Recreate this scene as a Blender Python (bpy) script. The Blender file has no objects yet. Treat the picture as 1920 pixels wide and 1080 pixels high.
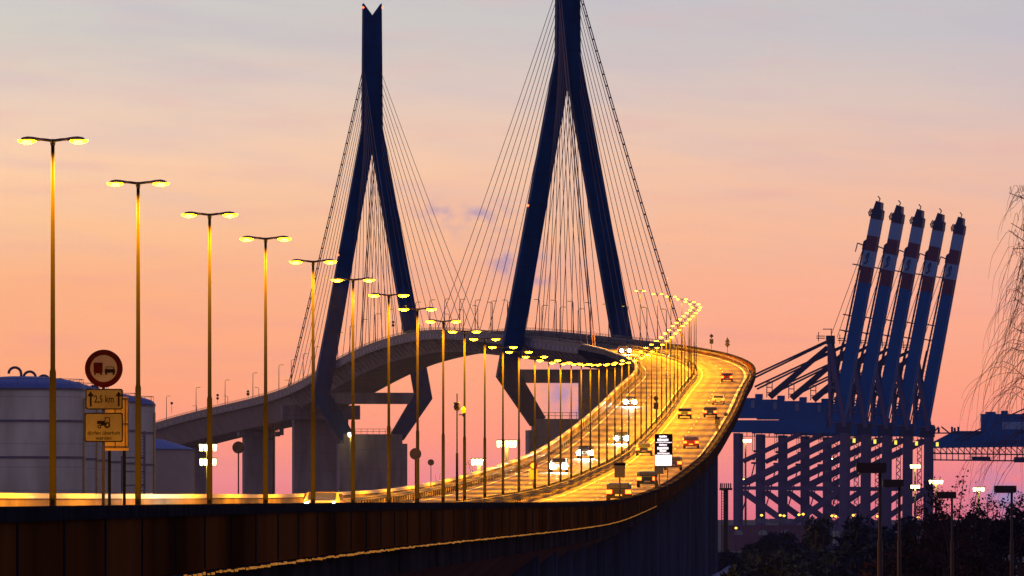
import bpy, math, random
import numpy as np
from mathutils import Vector, Matrix

# ------------------------------------------------------------------ camera, sky, light, exposure
SC = bpy.context.scene
COL = SC.collection
F = 16400.0                      # focal length in photo pixels (1920 wide)
HY = 965.0                       # photo row of the horizon
CZ = 12.0                        # camera height
cam = bpy.data.cameras.new('camera')
cam.sensor_width = 36.0
cam.lens = F / 1920.0 * 36.0
cam.shift_y = (HY - 540.0) / 1920.0
cam.clip_start = 1.0
cam.clip_end = 60000.0
camo = bpy.data.objects.new('camera', cam)
camo.location = (0, 0, CZ)
camo.rotation_euler = (math.pi / 2, 0, 0)
COL.objects.link(camo)
SC.camera = camo
SC.view_settings.view_transform = 'Standard'
SC.view_settings.look = 'None'
SC.view_settings.exposure = 0.0
SC.view_settings.gamma = 1.0
SC.render.resolution_x = 1024
SC.render.resolution_y = 576


def s2l(r, g, b):
    f = lambda c: ((c / 255.0 + 0.055) / 1.055) ** 2.4 if c > 10 else c / 255.0 / 12.92
    return (f(r), f(g), f(b), 1.0)


def P(px, py, D):
    return Vector(((px - 960.0) / F * D, D, CZ + (HY - py) / F * D))


world = bpy.data.worlds.new('World')
SC.world = world
world.use_nodes = True
nt = world.node_tree
nt.nodes.clear()
N = nt.nodes.new
L = nt.links.new


def mth(op, a, b=None, c=None, clamp=False):
    n = N('ShaderNodeMath')
    n.operation = op
    n.use_clamp = clamp
    for i, v in enumerate((a, b, c)):
        if v is None:
            continue
        if isinstance(v, (int, float)):
            n.inputs[i].default_value = v
        else:
            L(v, n.inputs[i])
    return n.outputs[0]


def ramp(fac, stops):
    n = N('ShaderNodeValToRGB')
    e = n.color_ramp.elements
    while len(e) > 1:
        e.remove(e[-1])
    e[0].position = stops[0][0]
    e[0].color = stops[0][1]
    for p, c in stops[1:]:
        k = e.new(p)
        k.color = c
    L(fac, n.inputs[0])
    return n.outputs[0]


def mixc(fac, a, b):
    n = N('ShaderNodeMix')
    n.data_type = 'RGBA'
    if isinstance(fac, (int, float)):
        n.inputs[0].default_value = fac
    else:
        L(fac, n.inputs[0])
    for i, v in ((6, a), (7, b)):
        if isinstance(v, tuple):
            n.inputs[i].default_value = v
        else:
            L(v, n.inputs[i])
    return n.outputs[2]


tc = N('ShaderNodeTexCoord')
sep = N('ShaderNodeSeparateXYZ')
L(tc.outputs['Generated'], sep.inputs[0])
dx, dy, dz = sep.outputs
yp = mth('MAXIMUM', dy, 0.05)
tx = mth('DIVIDE', dx, yp)          # tangent of azimuth
tz = mth('DIVIDE', dz, yp)          # tangent of elevation
e01 = mth('DIVIDE', tz, 0.0588, clamp=True)


def pos(y):
    return (HY - y) / 965.0


low_l = ramp(e01, [(0.0, s2l(232, 120, 130)), (pos(900), s2l(240, 142, 142)), (pos(820), s2l(255, 155, 126)), (pos(700), s2l(255, 168, 124)),
                   (pos(540), s2l(254, 178, 130)), (pos(430), s2l(253, 194, 146)), (pos(300), s2l(250, 205, 167)),
                   (pos(180), s2l(230, 203, 184)), (pos(60), s2l(208, 200, 190)), (1.0, s2l(204, 200, 194))])
low_r = ramp(e01, [(0.0, s2l(228, 118, 138)), (pos(900), s2l(238, 132, 142)), (pos(820), s2l(255, 148, 130)), (pos(700), s2l(255, 164, 131)),
                   (pos(560), s2l(254, 176, 146)), (pos(430), s2l(246, 184, 154)), (pos(300), s2l(233, 188, 168)),
                   (pos(180), s2l(215, 192, 184)), (pos(60), s2l(194, 188, 193)), (1.0, s2l(192, 188, 191))])
lr = mth('MULTIPLY_ADD', tx, 8.5, 0.5, clamp=True)
low = mixc(lr, low_l, low_r)
# streaky cloud
cv = N('ShaderNodeCombineXYZ')
L(mth('MULTIPLY', tx, 38.0), cv.inputs[0])
L(mth('ADD', mth('MULTIPLY', tz, 260.0), mth('MULTIPLY', tx, 30.0)), cv.inputs[1])
nz = N('ShaderNodeTexNoise')
nz.inputs['Scale'].default_value = 1.0
nz.inputs['Detail'].default_value = 5.0
nz.inputs['Roughness'].default_value = 0.5
L(cv.outputs[0], nz.inputs['Vector'])
streak = mth('MULTIPLY_ADD', nz.outputs[0], 2.6, -1.15, clamp=True)
hi = mth('MULTIPLY', mth('MULTIPLY_ADD', e01, 1.4, -0.35, clamp=True), 0.55)
low = mixc(mth('MULTIPLY', streak, hi), low, s2l(190, 178, 194))
cv2 = N('ShaderNodeCombineXYZ')
L(mth('MULTIPLY', tx, 60.0), cv2.inputs[0])
L(mth('MULTIPLY', tz, 420.0), cv2.inputs[1])
cv2.inputs[2].default_value = 7.3
nz2 = N('ShaderNodeTexNoise')
nz2.inputs['Scale'].default_value = 1.0
nz2.inputs['Detail'].default_value = 6.0
L(cv2.outputs[0], nz2.inputs['Vector'])
st2 = mth('MULTIPLY_ADD', nz2.outputs[0], 3.0, -1.55, clamp=True)
low = mixc(mth('MULTIPLY', st2, 0.35), low, mixc(e01, s2l(226, 132, 140), s2l(222, 176, 176)))
# small blue drifting steam patches high over the harbour
cv3 = N('ShaderNodeCombineXYZ')
L(mth('MULTIPLY', tx, 520.0), cv3.inputs[0])
L(mth('MULTIPLY', tz, 620.0), cv3.inputs[1])
cv3.inputs[2].default_value = 2.2
nz3 = N('ShaderNodeTexNoise')
nz3.inputs['Scale'].default_value = 1.0
nz3.inputs['Detail'].default_value = 4.0
L(cv3.outputs[0], nz3.inputs['Vector'])
wn = mth('MULTIPLY_ADD', nz3.outputs[0], 2.6, -0.75, clamp=True)
tot = None
for (bx_, by_, sx_, sy_, am) in ((820, 400, 34, 22, .8), (905, 402, 48, 20, .8), (945, 440, 36, 40, .35), (945, 495, 24, 30, .8), (1005, 480, 16, 26, .9),
                                 (1008, 526, 22, 8, 1.0), (1065, 735, 40, 45, .9), (1100, 770, 46, 30, .8), (1120, 740, 30, 20, .6), (1880, 930, 50, 50, 1.0), (860, 420, 80, 30, .3)):
    a = mth('POWER', mth('MULTIPLY', mth('SUBTRACT', tx, (bx_ - 960) / F), F / sx_), 2.0)
    b = mth('POWER', mth('MULTIPLY', mth('SUBTRACT', tz, (HY - by_) / F), F / sy_), 2.0)
    g = mth('MULTIPLY', mth('EXPONENT', mth('MULTIPLY', mth('ADD', a, b), -1.0)), am)
    tot = g if tot is None else mth('MAXIMUM', tot, g)
low = mixc(mth('MULTIPLY', tot, wn, clamp=True), low, s2l(146, 138, 188))
gm = N('ShaderNodeVectorMath'); gm.operation = 'SCALE'; gm.inputs['Scale'].default_value = 1.13
L(low, gm.inputs[0]); low = gm.outputs[0]
# the dome away from the afterglow: dusky blue
up = mth('MULTIPLY_ADD', dz, 5.0, -0.30, clamp=True)
front = mixc(up, low, (0.10, 0.12, 0.27, 1))
# horizon behind: blue violet dusk
back = (0.112, 0.098, 0.175, 1)
azf = mth('MULTIPLY_ADD', dy, 2.4, -1.35, clamp=True)
skyc = mixc(azf, back, front)
left = mth('MULTIPLY', mth('MULTIPLY_ADD', dx, -1.6, -0.3, clamp=True), mth('SUBTRACT', 1.0, mth('MULTIPLY', mth('ABSOLUTE', dz), 2.2), clamp=True))
skyc = mixc(mth('MULTIPLY', left, 0.6), skyc, (0.26, 0.19, 0.30, 1))
dn = mth('MULTIPLY', dz, -40.0, clamp=True)
skyc = mixc(dn, skyc, (0.03, 0.025, 0.05, 1))
bg = N('ShaderNodeBackground')
L(skyc, bg.inputs[0])
bg.inputs[1].default_value = 1.0
wo = N('ShaderNodeOutputWorld')
L(bg.outputs[0], wo.inputs[0])

sun = bpy.data.lights.new('sun', 'SUN')     # the last afterglow, low over the far bank
sun.energy = 0.05
sun.angle = math.radians(12)
sun.color = (1.0, 0.55, 0.42)
suno = bpy.data.objects.new('sun', sun)
suno.rotation_euler = (math.radians(-84), 0, math.radians(25))
COL.objects.link(suno)

# ------------------------------------------------------------------ helpers
MATS = {}


def mat(name, col, rough=0.7, metal=0.0, noise=0.0, scale=1.0, emit=None, es=0.0, stretch=(1, 1, 1), col2=None, bump=0.0, sample=False, detail=6.0, thr=None, spec=0.5):
    if name in MATS:
        return MATS[name]
    m = bpy.data.materials.new(name)
    m.use_nodes = True
    t = m.node_tree
    b = t.nodes['Principled BSDF']
    b.inputs['Base Color'].default_value = (*col[:3], 1)
    b.inputs['Roughness'].default_value = rough
    b.inputs['Metallic'].default_value = metal
    b.inputs['Specular IOR Level'].default_value = spec
    if noise > 0 or col2 is not None:
        c = t.nodes.new('ShaderNodeTexCoord')
        mp = t.nodes.new('ShaderNodeMapping')
        mp.inputs['Scale'].default_value = stretch
        n = t.nodes.new('ShaderNodeTexNoise')
        n.inputs['Scale'].default_value = scale
        n.inputs['Detail'].default_value = detail
        r = t.nodes.new('ShaderNodeValToRGB')
        a0, a1 = thr if thr else (0.3, 0.7)
        r.color_ramp.elements[0].position = a0
        r.color_ramp.elements[1].position = a1
        c1 = tuple(max(0, x * (1 - noise)) for x in col[:3])
        c2 = col2[:3] if col2 is not None else tuple(min(1, x * (1 + noise)) for x in col[:3])
        r.color_ramp.elements[0].color = (*c1, 1)
        r.color_ramp.elements[1].color = (*c2, 1)
        t.links.new(c.outputs['Object'], mp.inputs[0])
        t.links.new(mp.outputs[0], n.inputs['Vector'])
        t.links.new(n.outputs[0], r.inputs[0])
        t.links.new(r.outputs[0], b.inputs['Base Color'])
        if bump > 0:
            bp = t.nodes.new('ShaderNodeBump')
            bp.inputs['Strength'].default_value = bump
            t.links.new(n.outputs[0], bp.inputs['Height'])
            t.links.new(bp.outputs[0], b.inputs['Normal'])
    if emit is not None:
        b.inputs['Emission Color'].default_value = (*emit[:3], 1)
        b.inputs['Emission Strength'].default_value = es
        if not sample:
            m.cycles.emission_sampling = 'NONE'
    MATS[name] = m
    return m


class MB:
    def __init__(self):
        self.v = []
        self.f = []
        self.m = []
        self.mi = 0

    def add(self, vs, fs):
        o = len(self.v)
        self.v += [tuple(p) for p in vs]
        self.f += [tuple(i + o for i in q) for q in fs]
        self.m += [self.mi] * len(fs)

    def box(self, c, s, rz=0.0):
        cx, cy, cz = c
        hx, hy, hz = s[0] / 2, s[1] / 2, s[2] / 2
        ca, sa = math.cos(rz), math.sin(rz)
        vs = []
        for z in (-hz, hz):
            for (x, y) in ((-hx, -hy), (hx, -hy), (hx, hy), (-hx, hy)):
                vs.append((cx + x * ca - y * sa, cy + x * sa + y * ca, cz + z))
        self.add(vs, [(3, 2, 1, 0), (4, 5, 6, 7), (0, 1, 5, 4), (1, 2, 6, 5), (2, 3, 7, 6), (3, 0, 4, 7)])

    def beam(self, p, q, w, h=None, w2=None, h2=None):
        p = Vector(p); q = Vector(q)
        h = h or w
        w2 = w2 or w
        h2 = h2 or h
        d = (q - p).normalized()
        up = Vector((0, 0, 1)) if abs(d.z) < 0.95 else Vector((0, 1, 0))
        a = d.cross(up).normalized()
        b = a.cross(d).normalized()
        vs = []
        for (c, ww, hh) in ((p, w, h), (q, w2, h2)):
            for (i, j) in ((-1, -1), (1, -1), (1, 1), (-1, 1)):
                vs.append(c + a * (i * ww / 2) + b * (j * hh / 2))
        self.add(vs, [(3, 2, 1, 0), (4, 5, 6, 7), (0, 1, 5, 4), (1, 2, 6, 5), (2, 3, 7, 6), (3, 0, 4, 7)])

    def tube(self, pts, rs, n=8, caps=True):
        pts = [Vector(p) for p in pts]
        if isinstance(rs, (int, float)):
            rs = [rs] * len(pts)
        vs = []
        d0 = (pts[1] - pts[0]).normalized()
        up = Vector((0, 0, 1)) if abs(d0.z) < 0.9 else Vector((0, 1, 0))
        a = d0.cross(up).normalized()
        for i, p in enumerate(pts):
            d = (pts[min(i + 1, len(pts) - 1)] - pts[max(i - 1, 0)]).normalized()
            a = (a - d * a.dot(d)).normalized()
            b = d.cross(a)
            for k in range(n):
                t = 2 * math.pi * k / n
                vs.append(p + (a * math.cos(t) + b * math.sin(t)) * rs[i])
        fs = []
        for i in range(len(pts) - 1):
            for k in range(n):
                k2 = (k + 1) % n
                fs.append((i * n + k, i * n + k2, (i + 1) * n + k2, (i + 1) * n + k))
        if caps:
            fs.append(tuple(range(n - 1, -1, -1)))
            fs.append(tuple((len(pts) - 1) * n + k for k in range(n)))
        self.add(vs, fs)

    def lathe(self, prof, c=(0, 0, 0), n=24, sx=1.0, sy=1.0):
        vs = []
        for r, z in prof:
            for k in range(n):
                t = 2 * math.pi * k / n
                vs.append((c[0] + r * math.cos(t) * sx, c[1] + r * math.sin(t) * sy, c[2] + z))
        fs = []
        for i in range(len(prof) - 1):
            for k in range(n):
                k2 = (k + 1) % n
                fs.append((i * n + k, i * n + k2, (i + 1) * n + k2, (i + 1) * n + k))
        fs.append(tuple(range(n - 1, -1, -1)))
        fs.append(tuple((len(prof) - 1) * n + k for k in range(n)))
        self.add(vs, fs)

    def prism(self, poly, f0, f1):
        """poly: list of 2-d points; f0/f1 map a 2-d point to a 3-d point on each cap"""
        n = len(poly)
        vs = [f0(p) for p in poly] + [f1(p) for p in poly]
        fs = [tuple(range(n - 1, -1, -1)), tuple(range(n, 2 * n))]
        for i in range(n):
            j = (i + 1) % n
            fs.append((i, j, n + j, n + i))
        self.add(vs, fs)

    def disc(self, c, r, th, n=28):       # a disc facing -y
        vs = []
        for y in (c[1], c[1] + th):
            for k in range(n):
                t = 2 * math.pi * k / n
                vs.append((c[0] + r * math.cos(t), y, c[2] + r * math.sin(t)))
        fs = [tuple(range(n)), tuple(range(2 * n - 1, n - 1, -1))]
        for k in range(n):
            k2 = (k + 1) % n
            fs.append((k2, k, n + k, n + k2))
        self.add(vs, fs)

    def build(self, name, ms, parent=None, smooth=False):
        me = bpy.data.meshes.new(name)
        me.from_pydata(self.v, [], self.f)
        if not isinstance(ms, (list, tuple)):
            ms = [ms]
        for m in ms:
            me.materials.append(m)
        if len(ms) > 1:
            me.polygons.foreach_set('material_index', self.m)
        if smooth:
            me.polygons.foreach_set('use_smooth', [True] * len(me.polygons))
        me.update()
        o = bpy.data.objects.new(name, me)
        COL.objects.link(o)
        if parent is not None:
            o.parent = parent
        return o


def tag(o, label=None, cat=None, group=None, kind=None):
    if label: o['label'] = label
    if cat: o['category'] = cat
    if group: o['group'] = group
    if kind: o['kind'] = kind
    return o


def empty(name, loc=(0, 0, 0), rz=0.0, label=None, cat=None, group=None):
    o = bpy.data.objects.new(name, None)
    o.empty_display_size = 0.5
    o.location = loc
    o.rotation_euler = (0, 0, rz)
    COL.objects.link(o)
    return tag(o, label, cat, group)


def copy_tree(o, parent=None):
    c = o.copy()
    COL.objects.link(c)
    c.parent = parent
    for ch in list(o.children):
        copy_tree(ch, c)
    return c


ORD = ['first', 'second', 'third', 'fourth', 'fifth', 'sixth', 'seventh', 'eighth', 'ninth', 'tenth', 'eleventh', 'twelfth', 'thirteenth',
       'fourteenth', 'fifteenth', 'sixteenth', 'seventeenth', 'eighteenth', 'nineteenth', 'twentieth']


def ordw(n):
    if n <= 20: return ORD[n - 1]
    tens = {2: 'twenty', 3: 'thirty', 4: 'forty'}
    t, u = divmod(n, 10)
    if u == 0: return {2: 'twentieth', 3: 'thirtieth', 4: 'fortieth'}[t]
    return tens[t] + '-' + ORD[u - 1]


def pchip(xs, ys):
    xs = np.array(xs, float); ys = np.array(ys, float)
    h = np.diff(xs); d = np.diff(ys) / h
    m = np.zeros(len(xs))
    for i in range(1, len(xs) - 1):
        if d[i - 1] * d[i] > 0:
            w1 = 2 * h[i] + h[i - 1]; w2 = h[i] + 2 * h[i - 1]
            m[i] = (w1 + w2) / (w1 / d[i - 1] + w2 / d[i])
    m[0] = d[0]; m[-1] = d[-1]

    def f(x):
        if x <= xs[0]: return float(ys[0] + m[0] * (x - xs[0]))
        if x >= xs[-1]: return float(ys[-1] + m[-1] * (x - xs[-1]))
        i = int(np.searchsorted(xs, x) - 1)
        t = (x - xs[i]) / h[i]
        return float((2 * t**3 - 3 * t**2 + 1) * ys[i] + (t**3 - 2 * t**2 + t) * h[i] * m[i] + (-2 * t**3 + 3 * t**2) * ys[i + 1] + (t**3 - t**2) * h[i] * m[i + 1])
    return f


def cubic(xs, ys):
    xs = np.array(xs, float); ys = np.array(ys, float)
    n = len(xs); h = np.diff(xs)
    A = np.zeros((n, n)); r = np.zeros(n)
    A[0, 0] = A[-1, -1] = 1
    for i in range(1, n - 1):
        A[i, i - 1] = h[i - 1]; A[i, i] = 2 * (h[i - 1] + h[i]); A[i, i + 1] = h[i]
        r[i] = 6 * ((ys[i + 1] - ys[i]) / h[i] - (ys[i] - ys[i - 1]) / h[i - 1])
    M = np.linalg.solve(A, r)

    def f(x):
        i = min(max(int(np.searchsorted(xs, x) - 1), 0), n - 2)
        a = xs[i + 1] - x; b = x - xs[i]
        return float((M[i] * a**3 + M[i + 1] * b**3) / (6 * h[i]) + (ys[i] / h[i] - M[i] * h[i] / 6) * a + (ys[i + 1] / h[i] - M[i + 1] * h[i] / 6) * b)
    return f


# ------------------------------------------------------------------ the line of the road
HEADS = [(99, 264), (259, 344), (393, 403), (498, 448), (587, 491), (662, 525), (729, 554), (783, 580), (831, 603), (871, 622), (909, 636), (943, 651),
         (973, 660), (1003, 669), (1029, 676), (1051, 680), (1071, 682), (1090, 683), (1107, 684), (1123, 684), (1138, 683), (1153, 682), (1166, 680), (1179, 676),
         (1191, 671), (1202, 665), (1212, 659), (1221.5, 652), (1231.5, 646), (1240.7, 639), (1249.3, 632.5), (1256.5, 625), (1264, 618.5), (1270.7, 611),
         (1277.5, 605), (1284, 598.5), (1290.4, 592.5), (1296, 586.6), (1301.6, 581.5), (1305.2, 576.3), (1301.6, 570.6), (1293.2, 566), (1278.6, 561),
         (1258, 556), (1232.8, 551.2), (1200.3, 545.3)]
Dn = pchip([1, 8, 15, 27, 33, 40, 46], [242, 457, 713, 1100, 1270, 1470, 1605])
MOUNT = 11.0
xs_, X_, Z_ = [60, 90, 160], [-18.2, -17.3, -15.2], [11.0, 11.05, 11.2]
for n in (1, 4, 8, 12, 15, 19, 23, 27, 30, 33, 36, 40, 43, 46):
    D = Dn(n); px, py = HEADS[n - 1]
    xs_.append(D); X_.append((px - 960) / F * D); Z_.append(CZ + (HY - py) / F * D - MOUNT)
for D, X, Z in ((1700, 10.8, 45.6), (1780, 0.1, 48.4), (1861, -10.8, 50.3), (1940, -21.3, 49.6), (2023, -32.4, 46.6), (2120, -45.4, 42.0), (2300, -77.0, 37.6),
                (2480, -115.0, 30.0)):
    xs_.append(D); X_.append(X); Z_.append(Z)
_cx = cubic(xs_, X_)
_cz = pchip(xs_, Z_)
# smooth both a little so that the ribbon has no kinks
_g = np.arange(60, 2481, 4.0)
_X = np.array([_cx(d) for d in _g]); _Z = np.array([_cz(d) for d in _g])


def smooth(a, it):
    for _ in range(it):
        b = a.copy(); b[1:-1] = (a[:-2] + 2 * a[1:-1] + a[2:]) / 4; a = b
    return a


_X = smooth(_X, 60); _Z = smooth(_Z, 60)


def CX(d): return float(np.interp(d, _g, _X))
def CZZ(d): return float(np.interp(d, _g, _Z))


def frame(d):
    t = (CX(d + 4) - CX(d - 4)) / 8.0
    n = math.sqrt(1 + t * t)
    return CX(d), CZZ(d), Vector((1 / n, -t / n, 0)), Vector((t / n, 1 / n, 0))


def half(d):
    return 10.0 if d < 1560 else (8.75 if d > 1620 else 10 - 1.25 * (d - 1560) / 60)


def on(d, o, z=0.0):
    X, Z, u, t = frame(d)
    return Vector((X, d, Z + z)) + u * o


def head(d):
    X, Z, u, t = frame(d)
    return math.atan2(-t.x, t.y)


def sweep(mb, sec, d0, d1, step=6.0, closed=True, caps=True):
    """sec(d) gives a list of (offset, z above the road)"""
    n = max(1, int(math.ceil((d1 - d0) / step)))
    ds = [d0 + (d1 - d0) * i / n for i in range(n + 1)]
    vs = []
    k = len(sec(d0))
    for d in ds:
        X, Z, u, t = frame(d)
        for (o, z) in sec(d):
            vs.append((X + u.x * o, d + u.y * o, Z + z))
    fs = []
    m = k if closed else k - 1
    for i in range(n):
        for j in range(m):
            j2 = (j + 1) % k
            fs.append((i * k + j, (i + 1) * k + j, (i + 1) * k + j2, i * k + j2))
    if closed and caps:
        fs.append(tuple(range(k)))
        fs.append(tuple(range(n * k + k - 1, n * k - 1, -1)))
    mb.add(vs, fs)


# materials
M_ASPH = mat('asphalt', (0.13, 0.105, 0.08), 0.6, noise=0.2, scale=1.0, stretch=(0.5, 0.03, 1), bump=0.02, spec=0.2)
M_PAINT = mat('white_road_paint', (0.62, 0.62, 0.68), 0.5, noise=0.25, scale=0.6)
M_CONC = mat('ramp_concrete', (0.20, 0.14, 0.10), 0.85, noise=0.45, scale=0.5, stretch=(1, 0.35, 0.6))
M_FASC = mat('light_mottled_fascia', (0.13, 0.045, 0.012), 0.95, noise=0.65, scale=0.12, stretch=(1, 1, 0.1), detail=5, spec=0.0)  # dark smears of uneven light put into the brown colour
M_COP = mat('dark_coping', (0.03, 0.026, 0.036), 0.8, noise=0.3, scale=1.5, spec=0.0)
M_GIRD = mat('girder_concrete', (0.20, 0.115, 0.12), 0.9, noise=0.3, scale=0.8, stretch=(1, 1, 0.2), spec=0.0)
M_WEB = mat('shaded_web_concrete', (0.045, 0.04, 0.05), 0.9, noise=0.5, scale=0.7, stretch=(1, 0.5, 0.2), spec=0.0)  # shade under the overhang put into the dark colour
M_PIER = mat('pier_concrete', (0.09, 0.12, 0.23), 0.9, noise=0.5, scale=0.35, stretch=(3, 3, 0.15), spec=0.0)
M_BCON = mat('bridge_concrete', (0.46, 0.36, 0.36), 0.9, noise=0.15, scale=0.2, stretch=(1, 1, 0.3))
M_STEEL = mat('bridge_blue_steel', (0.004, 0.06, 0.22), 0.7, noise=0.15, scale=0.15, spec=0.1)
M_DECK = mat('bridge_deck_steel', (0.55, 0.42, 0.36), 0.7, noise=0.15, scale=0.3)
M_DECKD = mat('bridge_edge_steel', (0.10, 0.085, 0.13), 0.6, noise=0.2, scale=0.5)
M_CABLE = mat('stay_cable_steel', (0.20, 0.11, 0.13), 0.5)
M_RAIL = mat('galvanised_rail', (0.09, 0.08, 0.085), 0.6, 0.2, noise=0.25, scale=1.5)
M_POLE = mat('galvanised_pole', (0.0055, 0.0045, 0.0035), 0.85, 0.0, noise=0.15, scale=1.2, spec=0.03)
M_HOUS = mat('lamp_housing_grey', (0.16, 0.12, 0.15), 0.4, 0.2)
M_GLOW = mat('sodium_lamp_glass', (1, .7, .2), 0.3, emit=(1.0, 0.42, 0.002), es=45.0)
M_BULB = mat('sodium_bulb', (1, .9, .6), 0.3, emit=(1.0, 0.60, 0.009), es=60.0)
M_AMBER = mat('amber_glint_glow', (0.3, .12, .02), 0.5, emit=(1.0, 0.36, 0.03), es=0.33)  # glow added to imitate orange light reflected along the ledge
M_FLOOD = mat('floodlight_glass', (1, .9, .5), 0.3, emit=(1.0, 0.86, 0.30), es=14.0)
M_HEADL = mat('headlight_glass', (1, 1, 1), 0.2, emit=(1.0, 0.93, 0.66), es=450.0)
M_TAIL = mat('tail_light_glass', (.6, .02, .01), 0.2, emit=(1.0, 0.045, 0.004), es=20.0)
M_RED = mat('red_warning_light', (.6, .02, .01), 0.2, emit=(1.0, 0.10, 0.03), es=6.0)
M_DARK = mat('dark_painted_metal', (0.035, 0.028, 0.03), 0.5)
SIGN_BACK = mat('sign_back_aluminium', (0.10, 0.09, 0.09), 0.5, 0.3)


def plating(m, dz, strength=.55, dv=None):
    """horizontal plate seams every dz metres, a little grime running down from them"""
    t = m.node_tree
    b = t.nodes['Principled BSDF']
    src = b.inputs['Base Color'].links[0].from_socket
    c = t.nodes.new('ShaderNodeTexCoord'); sp_ = t.nodes.new('ShaderNodeSeparateXYZ'); t.links.new(c.outputs['Object'], sp_.inputs[0])
    md = t.nodes.new('ShaderNodeMath'); md.operation = 'MODULO'; t.links.new(sp_.outputs[2], md.inputs[0]); md.inputs[1].default_value = dz
    ls = t.nodes.new('ShaderNodeMath'); ls.operation = 'LESS_THAN'; t.links.new(md.outputs[0], ls.inputs[0]); ls.inputs[1].default_value = .14
    ns_ = t.nodes.new('ShaderNodeTexNoise'); ns_.inputs['Scale'].default_value = .8; ns_.inputs['Detail'].default_value = 6
    mp_ = t.nodes.new('ShaderNodeMapping'); mp_.inputs['Scale'].default_value = (0.5, 0.5, .10); t.links.new(c.outputs['Object'], mp_.inputs[0]); t.links.new(mp_.outputs[0], ns_.inputs['Vector'])
    rp = t.nodes.new('ShaderNodeValToRGB'); rp.color_ramp.elements[0].position = .38; rp.color_ramp.elements[1].position = .62
    rp.color_ramp.elements[0].color = (.68, .66, .64, 1); rp.color_ramp.elements[1].color = (1, 1, 1, 1); t.links.new(ns_.outputs[0], rp.inputs[0])
    m1 = t.nodes.new('ShaderNodeMix'); m1.data_type = 'RGBA'; m1.blend_type = 'MULTIPLY'; m1.inputs[0].default_value = 1
    t.links.new(src, m1.inputs[6]); t.links.new(rp.outputs[0], m1.inputs[7])
    sc_ = t.nodes.new('ShaderNodeMath'); sc_.operation = 'MULTIPLY'; sc_.inputs[1].default_value = strength; t.links.new(ls.outputs[0], sc_.inputs[0])
    m2 = t.nodes.new('ShaderNodeMix'); m2.data_type = 'RGBA'; t.links.new(sc_.outputs[0], m2.inputs[0]); t.links.new(m1.outputs[2], m2.inputs[6]); m2.inputs[7].default_value = (.01, .01, .015, 1)
    t.links.new(m2.outputs[2], b.inputs['Base Color'])


plating(M_STEEL, 6.0)
plating(M_BCON, 4.5, .25)

# ------------------------------------------------------------------ ground, road
g = MB()
g.add([(-9000, -300, 0), (9000, -300, 0), (9000, 20000, 0), (-9000, 20000, 0)], [(0, 1, 2, 3)])
tag(g.build('ground', mat('dusk_ground', (0.10, 0.085, 0.08), 0.95, noise=0.5, scale=0.02)), kind='structure')

DM = 1618.0     # where the concrete ramp meets the steel bridge
g = MB()
sweep(g, lambda d: [(-half(d) + .32, 0.0), (half(d) - .32, 0.0)], 62, 2474, closed=False)
ro = tag(g.build('road', M_ASPH), kind='structure')
uvl = ro.data.uv_layers.new(name='along')
for lp in ro.data.loops:
    co = ro.data.vertices[lp.vertex_index].co
    side_ = lp.vertex_index % 2
    k_ = lp.vertex_index // 2
    uvl.data[lp.index].uv = ((9.68 if side_ else -9.68), 62 + k_ * (2474 - 62) / math.ceil((2474 - 62) / 6.0))
t = M_ASPH.node_tree
uvn = t.nodes.new('ShaderNodeUVMap'); uvn.uv_map = 'along'
bs = t.nodes['Principled BSDF']


def tn(kind, **kw):
    n_ = t.nodes.new(kind)
    for k_, v_ in kw.items(): setattr(n_, k_, v_)
    return n_


def tm(op, a, b=None):
    n_ = tn('ShaderNodeMath', operation=op)
    for i_, v_ in enumerate((a, b)):
        if v_ is None: continue
        if isinstance(v_, (int, float)): n_.inputs[i_].default_value = v_
        else: t.links.new(v_, n_.inputs[i_])
    return n_.outputs[0]


sx = tn('ShaderNodeSeparateXYZ'); t.links.new(uvn.outputs[0], sx.inputs[0])
au = tm('ABSOLUTE', sx.outputs[0])
trk = tm('POWER', tm('ABSOLUTE', tm('SINE', tm('MULTIPLY', tm('SUBTRACT', au, 1.25), math.pi / 1.72))), 3.0)   # wheel tracks
mpn = tn('ShaderNodeMapping'); mpn.inputs['Scale'].default_value = (0.55, 0.035, 1); t.links.new(uvn.outputs[0], mpn.inputs[0])
pn = tn('ShaderNodeTexNoise'); pn.inputs['Scale'].default_value = 1.0; pn.inputs['Detail'].default_value = 7; t.links.new(mpn.outputs[0], pn.inputs['Vector'])
jn = tm('LESS_THAN', tm('MODULO', sx.outputs[1], 38.0), 0.5)
f_ = tm('ADD', tm('MULTIPLY', trk, 0.22), tm('MULTIPLY', pn.outputs[0], 1.0))
f_ = tm('SUBTRACT', f_, tm('MULTIPLY', jn, 0.35))
rr = tn('ShaderNodeValToRGB'); e_ = rr.color_ramp.elements
e_[0].position = .15; e_[0].color = (.025, .020, .016, 1); e_[1].position = .85; e_[1].color = (.20, .16, .12, 1)
t.links.new(f_, rr.inputs[0]); t.links.new(rr.outputs[0], bs.inputs['Base Color'])
g = MB()
for o, w in ((-8.2, .22), (8.3, .40), (-1.15, .14), (1.15, .14)):
    sweep(g, lambda d, o=o, w=w: [(o * (half(d) / 10) - w / 2, .006), (o * (half(d) / 10) + w / 2, .006)], 62, 2100, closed=False)
for o in (-4.65, 4.65):
    d = 70.0
    while d < 2090:
        sweep(g, lambda dd, o=o: [(o - .07, .006), (o + .07, .006)], d, d + 6, closed=False)
        d += 18.0
tag(g.build('road_marking', M_PAINT), kind='structure')

# ------------------------------------------------------------------ the concrete approach viaduct
via = empty('approach_viaduct', (CX(600), 600, 0), label='long concrete ramp viaduct sweeping up from the left foreground to the bridge', cat='viaduct')
vloc = Vector(via.location)


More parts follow.
